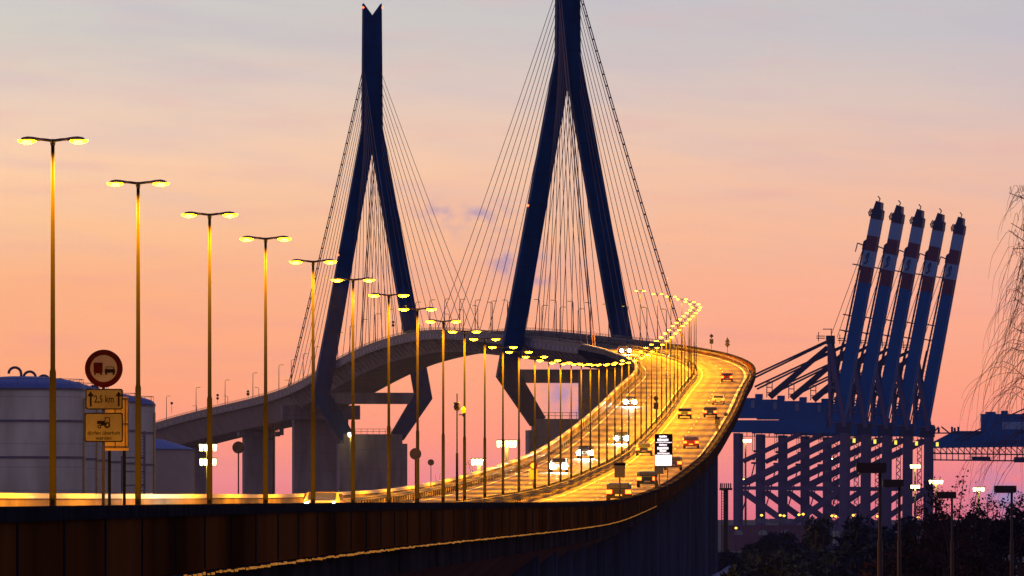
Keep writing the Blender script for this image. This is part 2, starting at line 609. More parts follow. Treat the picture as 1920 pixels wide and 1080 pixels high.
def under(o, root):
    """parent without moving the geometry (geometry is in world coordinates)"""
    o.parent = root
    o.matrix_parent_inverse = root.matrix_basis.inverted() if False else Matrix.Translation(-Vector(root.location))
    return o


def rib_box(mb, d, o, z, size):
    p = on(d, o, z)
    mb.box(p, size, head(d))


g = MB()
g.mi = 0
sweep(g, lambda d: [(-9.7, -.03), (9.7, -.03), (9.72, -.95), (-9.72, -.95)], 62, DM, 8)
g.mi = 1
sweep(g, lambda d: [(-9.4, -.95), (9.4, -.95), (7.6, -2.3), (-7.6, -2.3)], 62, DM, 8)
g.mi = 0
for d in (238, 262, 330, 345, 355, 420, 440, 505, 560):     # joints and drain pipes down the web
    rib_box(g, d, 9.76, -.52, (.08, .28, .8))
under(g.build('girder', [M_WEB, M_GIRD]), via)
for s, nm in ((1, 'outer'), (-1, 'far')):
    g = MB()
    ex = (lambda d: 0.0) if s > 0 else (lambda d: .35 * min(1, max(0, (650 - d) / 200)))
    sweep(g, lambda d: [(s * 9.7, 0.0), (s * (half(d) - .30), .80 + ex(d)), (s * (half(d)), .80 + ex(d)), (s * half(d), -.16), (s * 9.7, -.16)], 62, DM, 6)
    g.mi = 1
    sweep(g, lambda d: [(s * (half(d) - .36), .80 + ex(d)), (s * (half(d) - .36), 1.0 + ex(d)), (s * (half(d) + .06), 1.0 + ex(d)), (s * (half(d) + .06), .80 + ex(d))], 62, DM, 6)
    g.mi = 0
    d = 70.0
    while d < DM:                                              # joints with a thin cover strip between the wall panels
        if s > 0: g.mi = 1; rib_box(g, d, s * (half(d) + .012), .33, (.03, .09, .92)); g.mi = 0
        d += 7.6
    o = under(g.build('parapet', [M_FASC if s > 0 else M_CONC, M_COP if s > 0 else mat('lit_coping', (.75, .72, .62), .6)]), via)  # far coping coloured pale for the light falling on it
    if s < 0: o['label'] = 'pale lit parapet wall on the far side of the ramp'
# corbel ledge with added glowing blocks for reflected amber light, outer side
g = MB()
sweep(g, lambda d: [(10.0, -.17), (10.0, -.27), (9.72, -.27), (9.72, -.17)], 62, 760, 6)
under(g.build('ledge', M_COP), via)
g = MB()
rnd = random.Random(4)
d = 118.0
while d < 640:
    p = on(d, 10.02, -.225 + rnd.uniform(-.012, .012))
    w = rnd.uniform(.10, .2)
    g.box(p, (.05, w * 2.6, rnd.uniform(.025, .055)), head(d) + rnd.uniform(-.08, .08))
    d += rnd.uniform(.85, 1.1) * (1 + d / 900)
o = under(g.build('amber_glint_blocks', M_AMBER), via)
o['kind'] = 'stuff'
# median barrier: two rails on posts with a concrete foot
g = MB()
sweep(g, lambda d: [(-.35, 0.002), (.35, 0.002), (.30, .18), (-.30, .18)], 62, 2100, 6)
under(g.build('median_kerb', M_CONC), via)
for s in (-1, 1):
    g = MB()
    for z0 in (.42, .66):
        sweep(g, lambda d, z0=z0: [(s * .36, z0), (s * .42, z0 + .05), (s * .36, z0 + .10), (s * .42, z0 + .15), (s * .33, z0 + .16), (s * .33, z0)], 62, 2100, 6)
    d = 70.0
    while d < 2100:
        rib_box(g, d, s * .28, .45, (.09, .12, .8))
        d += 4.0 if d < 1000 else 8.0
    under(g.build('guard_rail', M_RAIL), via)
# side guard rails inside the parapets
for s in (-1, 1):
    g = MB()
    sweep(g, lambda d: [(s * (half(d) - 1.15), .50), (s * (half(d) - 1.2), .56), (s * (half(d) - 1.15), .64), (s * (half(d) - 1.2), .70), (s * (half(d) - 1.1), .78), (s * (half(d) - 1.1), .50)], 62, 2100, 6)
    d = 70.0
    while d < 2100:
        rib_box(g, d, s * (half(d) - 1.05), .35, (.08, .12, .7))
        d += 4.0 if d < 1000 else 8.0
    under(g.build('guard_rail', M_RAIL), via)
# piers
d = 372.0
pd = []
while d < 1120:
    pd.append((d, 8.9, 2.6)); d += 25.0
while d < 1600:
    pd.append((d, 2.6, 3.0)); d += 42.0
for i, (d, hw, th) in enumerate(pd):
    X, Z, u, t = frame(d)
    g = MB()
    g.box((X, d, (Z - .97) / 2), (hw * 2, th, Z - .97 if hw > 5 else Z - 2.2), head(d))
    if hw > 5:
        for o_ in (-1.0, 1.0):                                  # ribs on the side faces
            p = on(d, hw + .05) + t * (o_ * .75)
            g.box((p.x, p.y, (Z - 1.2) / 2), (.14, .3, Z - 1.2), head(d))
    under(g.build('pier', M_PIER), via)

# ------------------------------------------------------------------ the cable-stayed bridge
br = empty('cable_stayed_bridge', (CX(1861), 1861, 0), label='high cable-stayed road bridge with two blue needle-shaped pylons', cat='bridge')
g = MB()
DE = 2125.0
g.mi = 0
sweep(g, lambda d: [(-8.6, -.02), (8.6, -.02), (8.6, -.7), (-8.6, -.7)], DM + .02, 2474, 8)
g.mi = 1
sweep(g, lambda d: [(-7.9, -.7), (7.9, -.7), (5.6, -3.7), (-5.6, -3.7)] if d < DE else [(-7.9, -.7), (7.9, -.7), (4.6, -5.4), (-4.6, -5.4)], DM + .02, DE, 8)
sweep(g, lambda d: [(-8.2, -.7), (8.2, -.7), (4.6, -5.6), (-4.6, -5.6)], DE + .02, 2474, 8)
g.mi = 0
g.mi = 1
d = DM + 6
while d < DE:                                                   # brackets under the edges
    for s in (-1, 1):
        X, Z, u, t = frame(d)
        a = [Vector((X, d, Z + z)) + u * (s * o) for o, z in ((8.5, -.72), (8.5, -1.05), (6.0, -3.55), (6.0, -3.0))]
        g.add([p + t * .15 for p in a] + [p - t * .15 for p in a], [(0, 1, 2, 3), (7, 6, 5, 4), (0, 4, 5, 1), (1, 5, 6, 2), (2, 6, 7, 3), (3, 7, 4, 0)])
    d += 7.5
under(g.build('deck_girder', [M_DECKD, M_DECK]), br)
for s in (-1, 1):
    g = MB()
    sweep(g, lambda d: [(s * 8.45, .0), (s * 8.45, .95), (s * 8.75, .95), (s * 8.75, -1.05), (s * 8.62, -1.05), (s * 8.62, 0)], DM + .02, 2474, 8)
    g.mi = 1
    d = DM + 4
    while d < 2470:                                             # pale panels between edge stiffeners
        rib_box(g, d, s * 8.77, -.35, (.06, 2.8, .8))
        d += 6.0 if d < DE else 9.0
    under(g.build('edge_beam', [M_DECKD, mat('edge_panel_grey', (0.21, 0.22, 0.40), 0.6)]), br)
    g = MB()
    for z in (1.15, 1.35):
        sweep(g, lambda d, z=z: [(s * 8.6, z), (s * 8.66, z), (s * 8.66, z + .06), (s * 8.6, z + .06)], DM + .02, 2474, 8)
    d = DM + 2
    while d < 2470:
        rib_box(g, d, s * 8.63, 1.17, (.06, .06, .44)); d += 4.0
    under(g.build('handrail', M_DARK), br)


def pylon(d, name):
    X, Z, u, t = frame(d)
    px = MB()
    root = Vector((X, d, 0))

    def q(pts, th0=1.7):
        px.prism(pts, lambda p: root + u * p[0] - t * th0 + Vector((0, 0, p[1] + CZ)), lambda p: root + u * p[0] + t * th0 + Vector((0, 0, p[1] + CZ)))
    for s in (-1, 1):
        a = [(s * .0, 115.3), (s * 2.1, 118.2), (s * 2.35, 89.3), (s * .0, 84.3)]
        q(a if s > 0 else a[::-1])
        a = [(s * 0.02, 84.3), (s * 2.35, 89.3), (s * 13.9, 26.8), (s * 9.9, 28.0)]
        q(a if s > 0 else a[::-1])
        a = [(s * 9.9, 28.0), (s * 13.9, 26.8), (s * 7.2, 17.2), (s * 4.5, 18.8)]
        q(a if s > 0 else a[::-1], 1.65)
    # groove down the face of the mast
    px.prism([(-.12, 86), (.12, 86), (.12, 114.6), (-.12, 114.6)], lambda p: root + u * p[0] - t * 1.8 + Vector((0, 0, p[1] + CZ)), lambda p: root + u * p[0] - t * 1.69 + Vector((0, 0, p[1] + CZ)))
    py = under(px.build('pylon', M_STEEL), br)
    b = MB()
    b.prism([(-10.6, 28.2), (10.6, 28.2), (9.8, 25.6), (-9.8, 25.6)], lambda p: root + u * p[0] - t * 1.5 + Vector((0, 0, p[1] + CZ)), lambda p: root + u * p[0] + t * 1.5 + Vector((0, 0, p[1] + CZ)))
    o = b.build('crossbeam', M_BCON); under(o, br); o.parent = py; o.matrix_parent_inverse = Matrix.Translation(-vb(br))
    for z, offs in ((117.2, (-2.25, 2.25)), (60.0, (-8.05,))):
        for of in offs:
            b = MB()
            b.lathe([(.02, -.28), (.28, 0), (.02, .28)], root + u * of - t * 1.7 + Vector((0, 0, z + CZ)), 8)
            o = b.build('warning_light', M_RED); o.parent = py; o.matrix_parent_inverse = Matrix.Translation(-vb(br))
    b = MB()
    ht = 18.6 + CZ
    c0 = root + Vector((0, 0, ht / 2))
    b.box(c0, (13.6, 5.0, ht), head(d))
    for s in (-1, 1):
        c1 = root + u * (s * 7.3) + Vector((0, 0, (ht - 2.2) / 2))
        b.box(c1, (1.2, 5.6, ht - 2.2), head(d))
    under(b.build('pylon_pier', M_BCON), br)
    b = MB()
    for z in (.6, 1.2):
        p0 = root + u * -5.6 - t * 2.4 + Vector((0, 0, ht + z)); p1 = root + u * 5.6 - t * 2.4 + Vector((0, 0, ht + z))
        b.beam(p0, p1, .09)
    for k in range(9):
        p0 = root + u * (-5.6 + 1.4 * k) - t * 2.4 + Vector((0, 0, ht)); b.beam(p0, p0 + Vector((0, 0, 1.2)), .09)
    under(b.build('pier_railing', M_DARK), br)
    return root, u, t


def vb(o): return Vector((0, 0, 0))


NEAR, FAR = 1700.0, 2023.0
pyl = [pylon(NEAR, 'near'), pylon(FAR, 'far')]
for i, d0 in enumerate((NEAR, FAR)):
    root, u, t = pyl[i]
    for sdir, dmax in ((-1, 96.0 if i == 0 else 132.0), (1, 136.0 if i == 0 else 100.0)):
        for s in (-1, 1):
            back = (i == 0 and sdir < 0) or (i == 1 and sdir > 0)
            for k in range(10):
                dist = 14 + (dmax - 14) * k / 9.0
                zt = 84.5 + 18.0 * k / 9.0
                dd = d0 + sdir * dist
                a = on(dd, s * 8.5, .3)
                top = root + u * (s * 1.9) + t * (sdir * 1.2) + Vector((0, 0, zt + CZ))
                # a little sag
                pts = []
                for j in range(7):
                    f = j / 6.0
                    p = a.lerp(top, f); p.z -= 4 * f * (1 - f) * (.35 + .5 * k / 9.0); pts.append(p)
                g = MB()
                if k == 9 and back:
                    g.tube([p + u * .2 for p in pts], .11, 6); g.tube([p - u * .2 for p in pts], .11, 6)
                    for j in (range(3, 60, 2) if (s > 0) == (i == 0) else ()):
                        f = j / 62.0; p = a.lerp(top, f); p.z -= 4 * f * (1 - f) * .85
                        g.box(p, (.42, .25, .3), head(dd))
                else:
                    g.tube(pts, .062, 6)
                under(g.build('stay_cable', M_CABLE), br)
# approach piers of the high bridge
for (d, hw, th, ct) in ((1640, 6.3, 4, -4.2), (2128, 6.6, 5, -5.7), (2236, 4.0, 3.4, -5.7), (2345, 4.0, 3.4, -5.7), (2440, 4, 3.4, -5.7)):
    X, Z, u, t = frame(d)
    g = MB()
    g.box((X, d, (Z + ct) / 2), (hw * 2, th, Z + ct), head(d))
    if d == 2128:
        g.box((X, d - 3.2, Z - 5.0), (19.0, 5.6, 3.4), head(d))
    if d == 2236:
        g.box((X, d - 1.0, Z - 6.6), (10.5, 4.4, 1.2), head(d))
        p = on(d, 6.0, -4.8); g.box((p.x, d - 2, p.z), (1.1, 1.1, 4.2))
    under(g.build('approach_pier', M_BCON), br)

# ------------------------------------------------------------------ median street lamps
def lamp_glass(mb, c, L_=.46, W_=.13, H_=.13):
    n, m = 12, 5
    vs = []
    for j in range(m + 1):
        ph = -math.pi / 2 * j / m
        for k in range(n):
            th = 2 * math.pi * k / n
            vs.append((c[0] + L_ / 2 * math.cos(ph) * math.cos(th), c[1] + W_ * math.cos(ph) * math.sin(th), c[2] + H_ * math.sin(ph)))
    fs = [(j * n + k, j * n + (k + 1) % n, (j + 1) * n + (k + 1) % n, (j + 1) * n + k) for j in range(m) for k in range(n)]
    fs.append(tuple(range(n)))
    mb.add(vs, fs)


def make_lamp():
    r = empty('street_lamp', label='x', cat='street lamp', group='twin-armed street lamps along the median of the ramp')
    g = MB()
    g.lathe([(.12, 0), (.12, .05), (.10, .06), (.09, 4.5), (.068, 4.6), (.05, 10.95), (.02, 11.0)], n=12)
    g.box((0, -.115, .9), (.13, .03, .4))
    g.build('pole', M_POLE, r, True)
    g = MB()
    g.tube([(-.30, 0, 11.04), (0, 0, 11.0), (.30, 0, 11.04)], .042, 8)
    g.lathe([(.06, 10.86), (.075, 10.95), (.06, 11.05)], n=10)
    g.build('bracket', M_DARK, r, True)
    for s in (-1, 1):
        g = MB()
        prof = [(.24, .045, 11.03), (.40, .062, 11.045), (.55, .085, 11.055), (.70, .10, 11.055), (.84, .085, 11.04), (.93, .03, 11.0)]
        vs = []
        n = 10
        for (x, h, z) in prof:
            for k in range(n):
                th = 2 * math.pi * k / n
                vs.append((s * x, math.cos(th) * h * 1.4, z + math.sin(th) * h * .75))
        fs = [(i * n + k, i * n + (k + 1) % n, (i + 1) * n + (k + 1) % n, (i + 1) * n + k) for i in range(5) for k in range(n)]
        fs += [tuple(range(n)), tuple(range(5 * n, 6 * n))]
        g.add(vs, fs)
        hs = g.build('lamp_head', M_HOUS, r, True)
        g = MB()
        lamp_glass(g, (s * .715, 0, 11.02), .54, .14, .105)
        g.build('lamp_glass', M_GLOW, hs, True)
        g = MB()
        lamp_glass(g, (s * .715, 0, 11.005), .42, .15, .10)
        g.build('bulb', M_BULB, hs, True)
    return r


proto = make_lamp()
SPOT = bpy.data.lights.new('sodium_light', 'SPOT')
SPOT.energy = 39000.0
SPOT.color = (1.0, 0.365, 0.0)
SPOT.spot_size = math.radians(150)
SPOT.spot_blend = 0.95
SPOT.shadow_soft_size = 0.12


def add_spots(r):
    for s in (-1, 1):
        lo = bpy.data.objects.new('sodium_light', SPOT)
        COL.objects.link(lo)
        lo.parent = r
        lo.location = (s * .715, 0, 10.855)


ns = [-2, -1, 0] + list(range(1, 47))
first = True
for n in ns:
    D = Dn(n)
    if n >= 1:
        px, py = HEADS[n - 1]
        base = Vector(((px - 960) / F * D, D, CZZ(D) + .17))
        top = CZ + (HY - py) / F * D
        sc = (top - base.z) / 11.0
    else:
        base = on(D, 0, .17); sc = 1.0
    r = proto if first else copy_tree(proto)
    first = False
    r.location = base
    r.rotation_euler = (0, 0, head(D))
    r.scale = (1, 1, sc)
    extra = {1: 'tallest and nearest', 2: 'second tallest', 3: 'third tallest', 4: 'fourth tallest'}.get(n)
    if n < 1:
        r['label'] = 'median street lamp outside the left frame edge, %s before the tallest lamp' % ORD[-n]
    elif extra:
        r['label'] = 'twin-armed yellow-lit street lamp, the %s of the row, at left' % extra
    else:
        where = 'counting from the left edge' if n <= 39 else 'in the receding row, past the right-hand bend'
        r['label'] = 'twin-armed yellow-lit median lamp, %s %s' % (ordw(n), where)
for o in [o for o in COL.objects if o.name.split('.')[0] == 'street_lamp']:
    add_spots(o)

# ------------------------------------------------------------------ single-arm lamps along the high bridge
def make_small(on_):
    r = empty('bridge_lamp', cat='street lamp', group='single-arm lamps along the edges of the high bridge')
    g = MB()
    g.lathe([(.10, 0), (.09, 3.0), (.06, 6.9), (.02, 7.0)], n=8)
    g.build('pole', M_CABLE, r, True)
    g = MB()
    g.tube([(0, 0, 6.8), (0.15, 0, 7.15), (.5, 0, 7.25), (.8, 0, 7.2)], .05, 6)
    g.build('arm', M_DARK, r, True)
    g = MB()
    g.box((.85, 0, 7.2), (.6, .3, .13))
    h = g.build('lamp_head', M_DARK, r)
    g = MB()
    lamp_glass(g, (.85, 0, 7.14), .5, .12, .1)
    g.build('lamp_glass', mat('dim_sodium_glass', (1, .7, .2), .3, emit=(1, .6, .06), es=1.1 if on_ else 0.5), h, True)
    return r


sp = make_small(True)
first = True
cnt = {1: 0, -1: 0}
d = 1628.0
while d < 2420:
    for s in (1, -1):
        if d > 2140 and s < 0 and int(d) % 2 == 0: pass
        r = sp if first else copy_tree(sp)
        first = False
        r.location = on(d, s * 8.3, .1)
        r.rotation_euler = (0, 0, head(d) + (math.pi if s > 0 else 0))
        cnt[s] += 1
        side = 'near' if s > 0 else 'far'
        if s > 0:
            r['label'] = 'small single-arm lamp on the near edge of the high bridge, %s counting from the right' % ordw(cnt[s])
        else:
            r['label'] = 'small single-arm lamp on the far edge of the high bridge, %s counting from the right' % ordw(cnt[s])
    d += 24.5 if d < 2130 else 48.0

# ------------------------------------------------------------------ vehicles
def solve(px, py, zl):
    best = None
    d = 380.0
    while d < 1640:
        y = HY - (CZZ(d) + zl - CZ) * F / d
        e = abs(y - py)
        if best is None or e < best[0]: best = (e, d)
        d += 1.0
    d = best[1]
    X, Z, u, t = frame(d)
    o = ((px - 960) / F * d - X) / u.x
    return d, o


def car(px, py, away, paint, label, van=False, d=None, o=None):
    if d is None:
        d, o = solve(px, py, .75)
    o = max(min(o, 7.3), -7.3)
    base = on(d, o, 0.0)
    # pitch with the slope
    sl = math.atan((CZZ(d + 4) - CZZ(d - 4)) / 8.0)
    nm = 'delivery_van' if van else 'passenger_car'
    r = empty(nm, base, head(d), label, 'van' if van else 'car', 'vehicles driving on the ramp')
    if not away:
        r.rotation_euler = (-sl, 0, head(d) + math.pi)
    else:
        r.rotation_euler = (sl, 0, head(d))
    # travelling direction is +y; the front is at +y
    W = .9 if not van else .98
    if van:
        prof = [(-2.5, .30), (-2.5, 1.15), (-2.42, 1.95), (-2.2, 2.05), (1.2, 2.05), (1.9, 1.35), (2.45, 1.1), (2.55, .7), (2.5, .3)]
        roof0, roof1 = 3, 4
    else:
        prof = [(-2.15, .32), (-2.2, .62), (-2.12, .95), (-1.75, 1.0), (-1.25, 1.38), (.05, 1.45), (.85, 1.02), (1.85, .86), (2.12, .66), (2.15, .32)]
    g = MB()
    n = len(prof)
    top = max(z for _, z in prof)
    wid = [W if z < 1.03 else W * (1 - .2 * (z - 1.03) / max(.1, top - 1.03)) for _, z in prof]
    vs = [(-w, y, z) for (y, z), w in zip(prof, wid)] + [(w, y, z) for (y, z), w in zip(prof, wid)]
    fs = [tuple(range(n)), tuple(range(2 * n - 1, n - 1, -1))] + [(i, (i + 1) % n, n + (i + 1) % n, n + i)[::-1] for i in range(n)]
    g.add(vs, fs)
    b = g.build('body', paint, r)
    g = MB()
    if van:
        g.beam((0, 1.42, 1.87), (0, 1.84, 1.45), 1.6, .04)

    else:
        g.beam((0, .12, 1.42), (0, .80, 1.06), 1.36, .05)
        g.beam((0, -1.32, 1.36), (0, -1.72, 1.04), 1.36, .05)
        for s in (-1, 1): g.prism([(-1.45, 1.06), (-1.15, 1.32), (.0, 1.38), (.6, 1.06)], lambda p: Vector((s * .90, p[0], p[1])), lambda p: Vector((s * .78, p[0], p[1])))
    g.build('window', mat('car_glass', (.02, .02, .03), .1), r)
    for y in (-1.35, 1.35):
        for s in (-1, 1):
            g = MB()
            g.tube([(s * (W - .2), y, .32), (s * (W + .02), y, .32)], .32, 14)
            g.build('wheel', mat('tyre_rubber', (.02, .02, .02), .8), r)
    for s in (-1, 1):
        g = MB()
        yy = -2.22 if not van else -2.53
        g.box((s * (W - .19), yy, .80 if not van else 1.0), (.42, .05, .28 if not van else .4))
        g.build('tail_light', M_TAIL, r)
        g = MB()
        yy = 2.15 if not van else 2.56
        g.tube([(s * (W - .23), yy - .06, .68), (s * (W - .23), yy + .03, .68)], .11 if away else .28, 12)
        g.build('headlight', M_HEADL if not away else M_HEADL, r)
    g = MB()
    g.box((0, -2.21 if not van else -2.52, .55), (.5, .03, .12))
    g.build('number_plate', mat('plate_white', (.6, .6, .55), .5), r)
    if not away:
        li = bpy.data.lights.new('headlight_beam', 'SPOT')
        li.energy = 5000; li.color = (1, .9, .7); li.spot_size = math.radians(70); li.spot_blend = .8; li.shadow_soft_size = .15
        lo = bpy.data.objects.new('headlight_beam', li); COL.objects.link(lo); lo.parent = r
        lo.location = (0, 2.45 if not van else 2.8, .75); lo.rotation_euler = (math.radians(82), 0, 0)
    return r


pnt = lambda n, c: mat('car_paint_' + n, c, .3, .2)
car(1182, 752, False, pnt('silver', (.35, .35, .37)), 'oncoming car with glaring headlights, highest on the near downhill lanes')
car(1166, 820, False, pnt('blue', (.03, .06, .15)), 'oncoming car with glaring headlights left of the lit message board')
car(1098, 847, False, pnt('grey', (.1, .1, .11)), 'oncoming car with glaring headlights, leading on the inner lane of the leftmost pair')
car(1048, 872, False, pnt('white', (.5, .5, .5)), 'leftmost oncoming car with blazing headlights beside the far parapet')
car(1170, 656, False, pnt('black', (.02, .02, .025)), 'far oncoming car with bright headlights at the top of the bend')
car(0, 0, False, pnt('tan', (.30, .20, .08)), 'tan car with headlights on, its roof just showing above the near parapet', d=425, o=-3.2)
car(1363, 707, True, pnt('red', (.2, .02, .02)), 'departing car with yellow-red tail lights nearest the top of the bend')
car(1347, 749, True, pnt('silver', (.35, .35, .37)), 'departing car with bright red tail lights just beyond the yellow call box')
car(1332, 772, True, pnt('dark', (.03, .03, .04)), 'dark departing car close behind another, left of the yellow call box')
car(1284, 774, True, pnt('black', (.02, .02, .025)), 'dark departing car alone on the inner lane beside the median rail')
car(1296, 829, True, pnt('wine', (.12, .01, .02)), 'departing car with wide orange-red tail lights, right of the message board top', van=False)
car(1262, 868, True, pnt('grey', (.1, .1, .11)), 'departing car passing just behind the lit message board')
car(1208, 842, True, pnt('navy', (.02, .03, .08)), 'departing car on the inner lane, left of the message board post')
car(1214, 898, True, pnt('green', (.02, .06, .04)), 'departing car with red tail lights directly below the message board')
car(1161, 923, True, pnt('black', (.02, .02, .025)), 'nearest departing car, red tail lights just above the near parapet')

# ------------------------------------------------------------------ signs
YEL = (0.30, 0.17, 0.055)
M_SB = mat('sign_face_beige', (0.27, 0.25, 0.22), 0.9, noise=0.1, scale=2, spec=0.0)
M_SR = mat('sign_red', (0.05, 0.0003, 0.002), 0.9, spec=0.0)
M_SK = mat('sign_black', (0.008, 0.005, 0.005), 0.9, spec=0.0)
M_SY = mat('sign_plate_ochre', (0.19, 0.17, 0.08), 0.9, noise=0.15, scale=2, spec=0.0)


def text(body, size, loc, m, parent, name='lettering', sx=1.0):
    cu = bpy.data.curves.new('t', 'FONT')
    cu.body = body; cu.size = size; cu.align_x = 'CENTER'; cu.align_y = 'CENTER'; cu.extrude = .002; cu.resolution_u = 3; cu.offset = size * .012
    to = bpy.data.objects.new('t', cu); COL.objects.link(to)
    bpy.context.view_layer.update()
    me = bpy.data.meshes.new_from_object(to.evaluated_get(bpy.context.evaluated_depsgraph_get()))
    bpy.data.objects.remove(to)
    me.name = name
    o = bpy.data.objects.new(name, me); COL.objects.link(o)
    me.materials.clear(); me.materials.append(m)
    o.parent = parent; o.location = loc; o.rotation_euler = (math.pi / 2, 0, 0); o.scale = (sx, 1, 1)
    return o


def rounded(w, h, r, n=5):
    pts = []
    for cx_, cy_, a0 in ((w / 2 - r, h / 2 - r, 0), (-w / 2 + r, h / 2 - r, 90), (-w / 2 + r, -h / 2 + r, 180), (w / 2 - r, -h / 2 + r, 270)):
        for k in range(n + 1):
            a = math.radians(a0 + 90 * k / n)
            pts.append((cx_ + r * math.cos(a), cy_ + r * math.sin(a)))
    return pts


def plate(parent, w, h, z, face, border, name='plate', y=-.1, x=0.0):
    g = MB()
    g.mi = 0
    g.prism(rounded(w, h, .06), lambda p: Vector((x + p[0], y, z + p[1])), lambda p: Vector((x + p[0], y + .03, z + p[1])))
    g.mi = 1
    g.prism(rounded(w - .07, h - .07, .045), lambda p: Vector((x + p[0], y - .006, z + p[1])), lambda p: Vector((x + p[0], y + .002, z + p[1])))
    return g.build(name, [border, face], parent)


# the no-overtaking sign with two plates
D0 = 258.0
k = D0 / F
base = Vector(((193.5 - 960) * k, D0, CZZ(D0) + .17))
zz = lambda y: CZ + (HY - y) * k - base.z
r = empty('traffic_sign', base, 0, 'round red-rimmed no-overtaking sign with truck and car over two yellowish plates', 'traffic sign')
g = MB(); g.tube([(0, .02, 0), (0.01, .02, zz(660))], .045, 10); g.build('post', M_DARK, r, True)
cz_ = zz(691); R0 = 35.5 * k
g = MB(); g.disc((0.02, -.08, cz_), R0, .05, 48); dd = g.build('disc', M_SR, r)
g = MB(); g.disc((0.02, -.09, cz_), R0 * .71, .02, 48); g.build('disc_centre', M_SB, dd)
g = MB(); m_ = R0 / 35.5
bxp = lambda g, x0, x1, y0, y1, yy=-.10: g.box((.02 + (x0 + x1) / 2 * m_ - 195 * m_, yy, zz((y0 + y1) / 2)), ((x1 - x0) * m_, .012, (y1 - y0) * m_))
bxp(g, 176, 193, 680, 698); bxp(g, 177, 192, 698, 700)
for x in (178.5, 190): bxp(g, x - 1.6, x + 1.6, 699, 703)
g.build('truck_symbol', M_SR, dd)
g = MB()
bxp(g, 197, 216, 692, 699)
for x in (199.5, 213.5): bxp(g, x - 1.7, x + 1.7, 698, 703)
bxp(g, 199, 214, 687.5, 688.7)
bxp(g, 199, 200.2, 688, 692); bxp(g, 212.8, 214, 688, 692)
g.build('car_symbol', M_SK, dd)
p1 = plate(r, 70 * k, 39 * k, zz(748.5), M_SY, M_SK, x=0.03)
t_ = text('2,5 km', 19 * k, (0.03, -.112, zz(749)), M_SK, p1, sx=.72)
for x in (169.5, 222):
    g = MB()
    xx = (x - 194.5) * k + .03
    g.box((xx, -.112, zz(750)), (3.4 * k, .008, 24 * k))
    g.prism([(-6.5 * k, 0), (6.5 * k, 0), (0, 9 * k)], lambda p: Vector((xx + p[0], -.118, zz(743) + p[1])), lambda p: Vector((xx + p[0], -.107, zz(743) + p[1])))
    g.build('arrow', M_SK, p1)
p2 = plate(r, 72 * k, 55 * k, zz(801.5), M_SY, M_SK, x=0.02)
g = MB()
for (cx_, cy_, rr) in ((201, 797, 5.5), (186.5, 800, 3.6)):
    xx = (cx_ - 194.5) * k + .02
    g.tube([(xx + rr * k * .8 * math.cos(a), -.112, zz(cy_) + rr * k * .8 * math.sin(a)) for a in [i * math.pi / 8 for i in range(17)]], .35 * rr * k * .8, 5, caps=False)
def bq(x0, x1, y0, y1): g.box((((x0 + x1) / 2 - 194.5) * k + .02, -.112, zz((y0 + y1) / 2)), ((x1 - x0) * k, .008, (y1 - y0) * k))
bq(182, 197, 789, 795); bq(196, 206, 782.5, 784); bq(204.5, 206, 783, 793); bq(196.5, 198, 783, 790); bq(189, 200, 794, 798)
g.build('tractor_symbol', M_SK, p2)
text('dürfen überholt', 9.6 * k, (0.02, -.111, zz(812)), M_SK, p2)
text('werden', 9.6 * k, (0.02, -.111, zz(821.5)), M_SK, p2)

# tall ochre sign seen from behind beside it
D1 = 292.0; k1 = D1 / F
b1 = Vector(((219 - 960) * k1, D1, CZZ(D1) + .1))
r = empty('direction_sign', b1, 0, 'tall ochre panel sign showing bolted rails, partly behind the no-overtaking sign', 'traffic sign')
z1 = lambda y: CZ + (HY - y) * k1 - b1.z
g = MB(); g.box((0, 0, (z1(744) + z1(845)) / 2), (44 * k1, .05, z1(744) - z1(845)))
M_OCH = mat('ochre_panel', (.85, .55, .05), .5, noise=.15, scale=2)
g.build('panel', M_OCH, r)
g = MB()
for x in (-3, 16, 21.5): g.box((x * k1, -.05, (z1(748) + z1(840)) / 2), (1.6 * k1, .04, z1(748) - z1(840)))
for y in (748, 795, 838): g.box((0, -.06, z1(y)), (44 * k1, .04, 2.2 * k1))
g.build('rail_frame', M_DARK, r)
for x in (-14, 14):
    g = MB(); g.tube([(x * k1, .1, 0), (x * k1, .1, z1(744))], .05, 8); g.build('post', M_POLE, r, True)


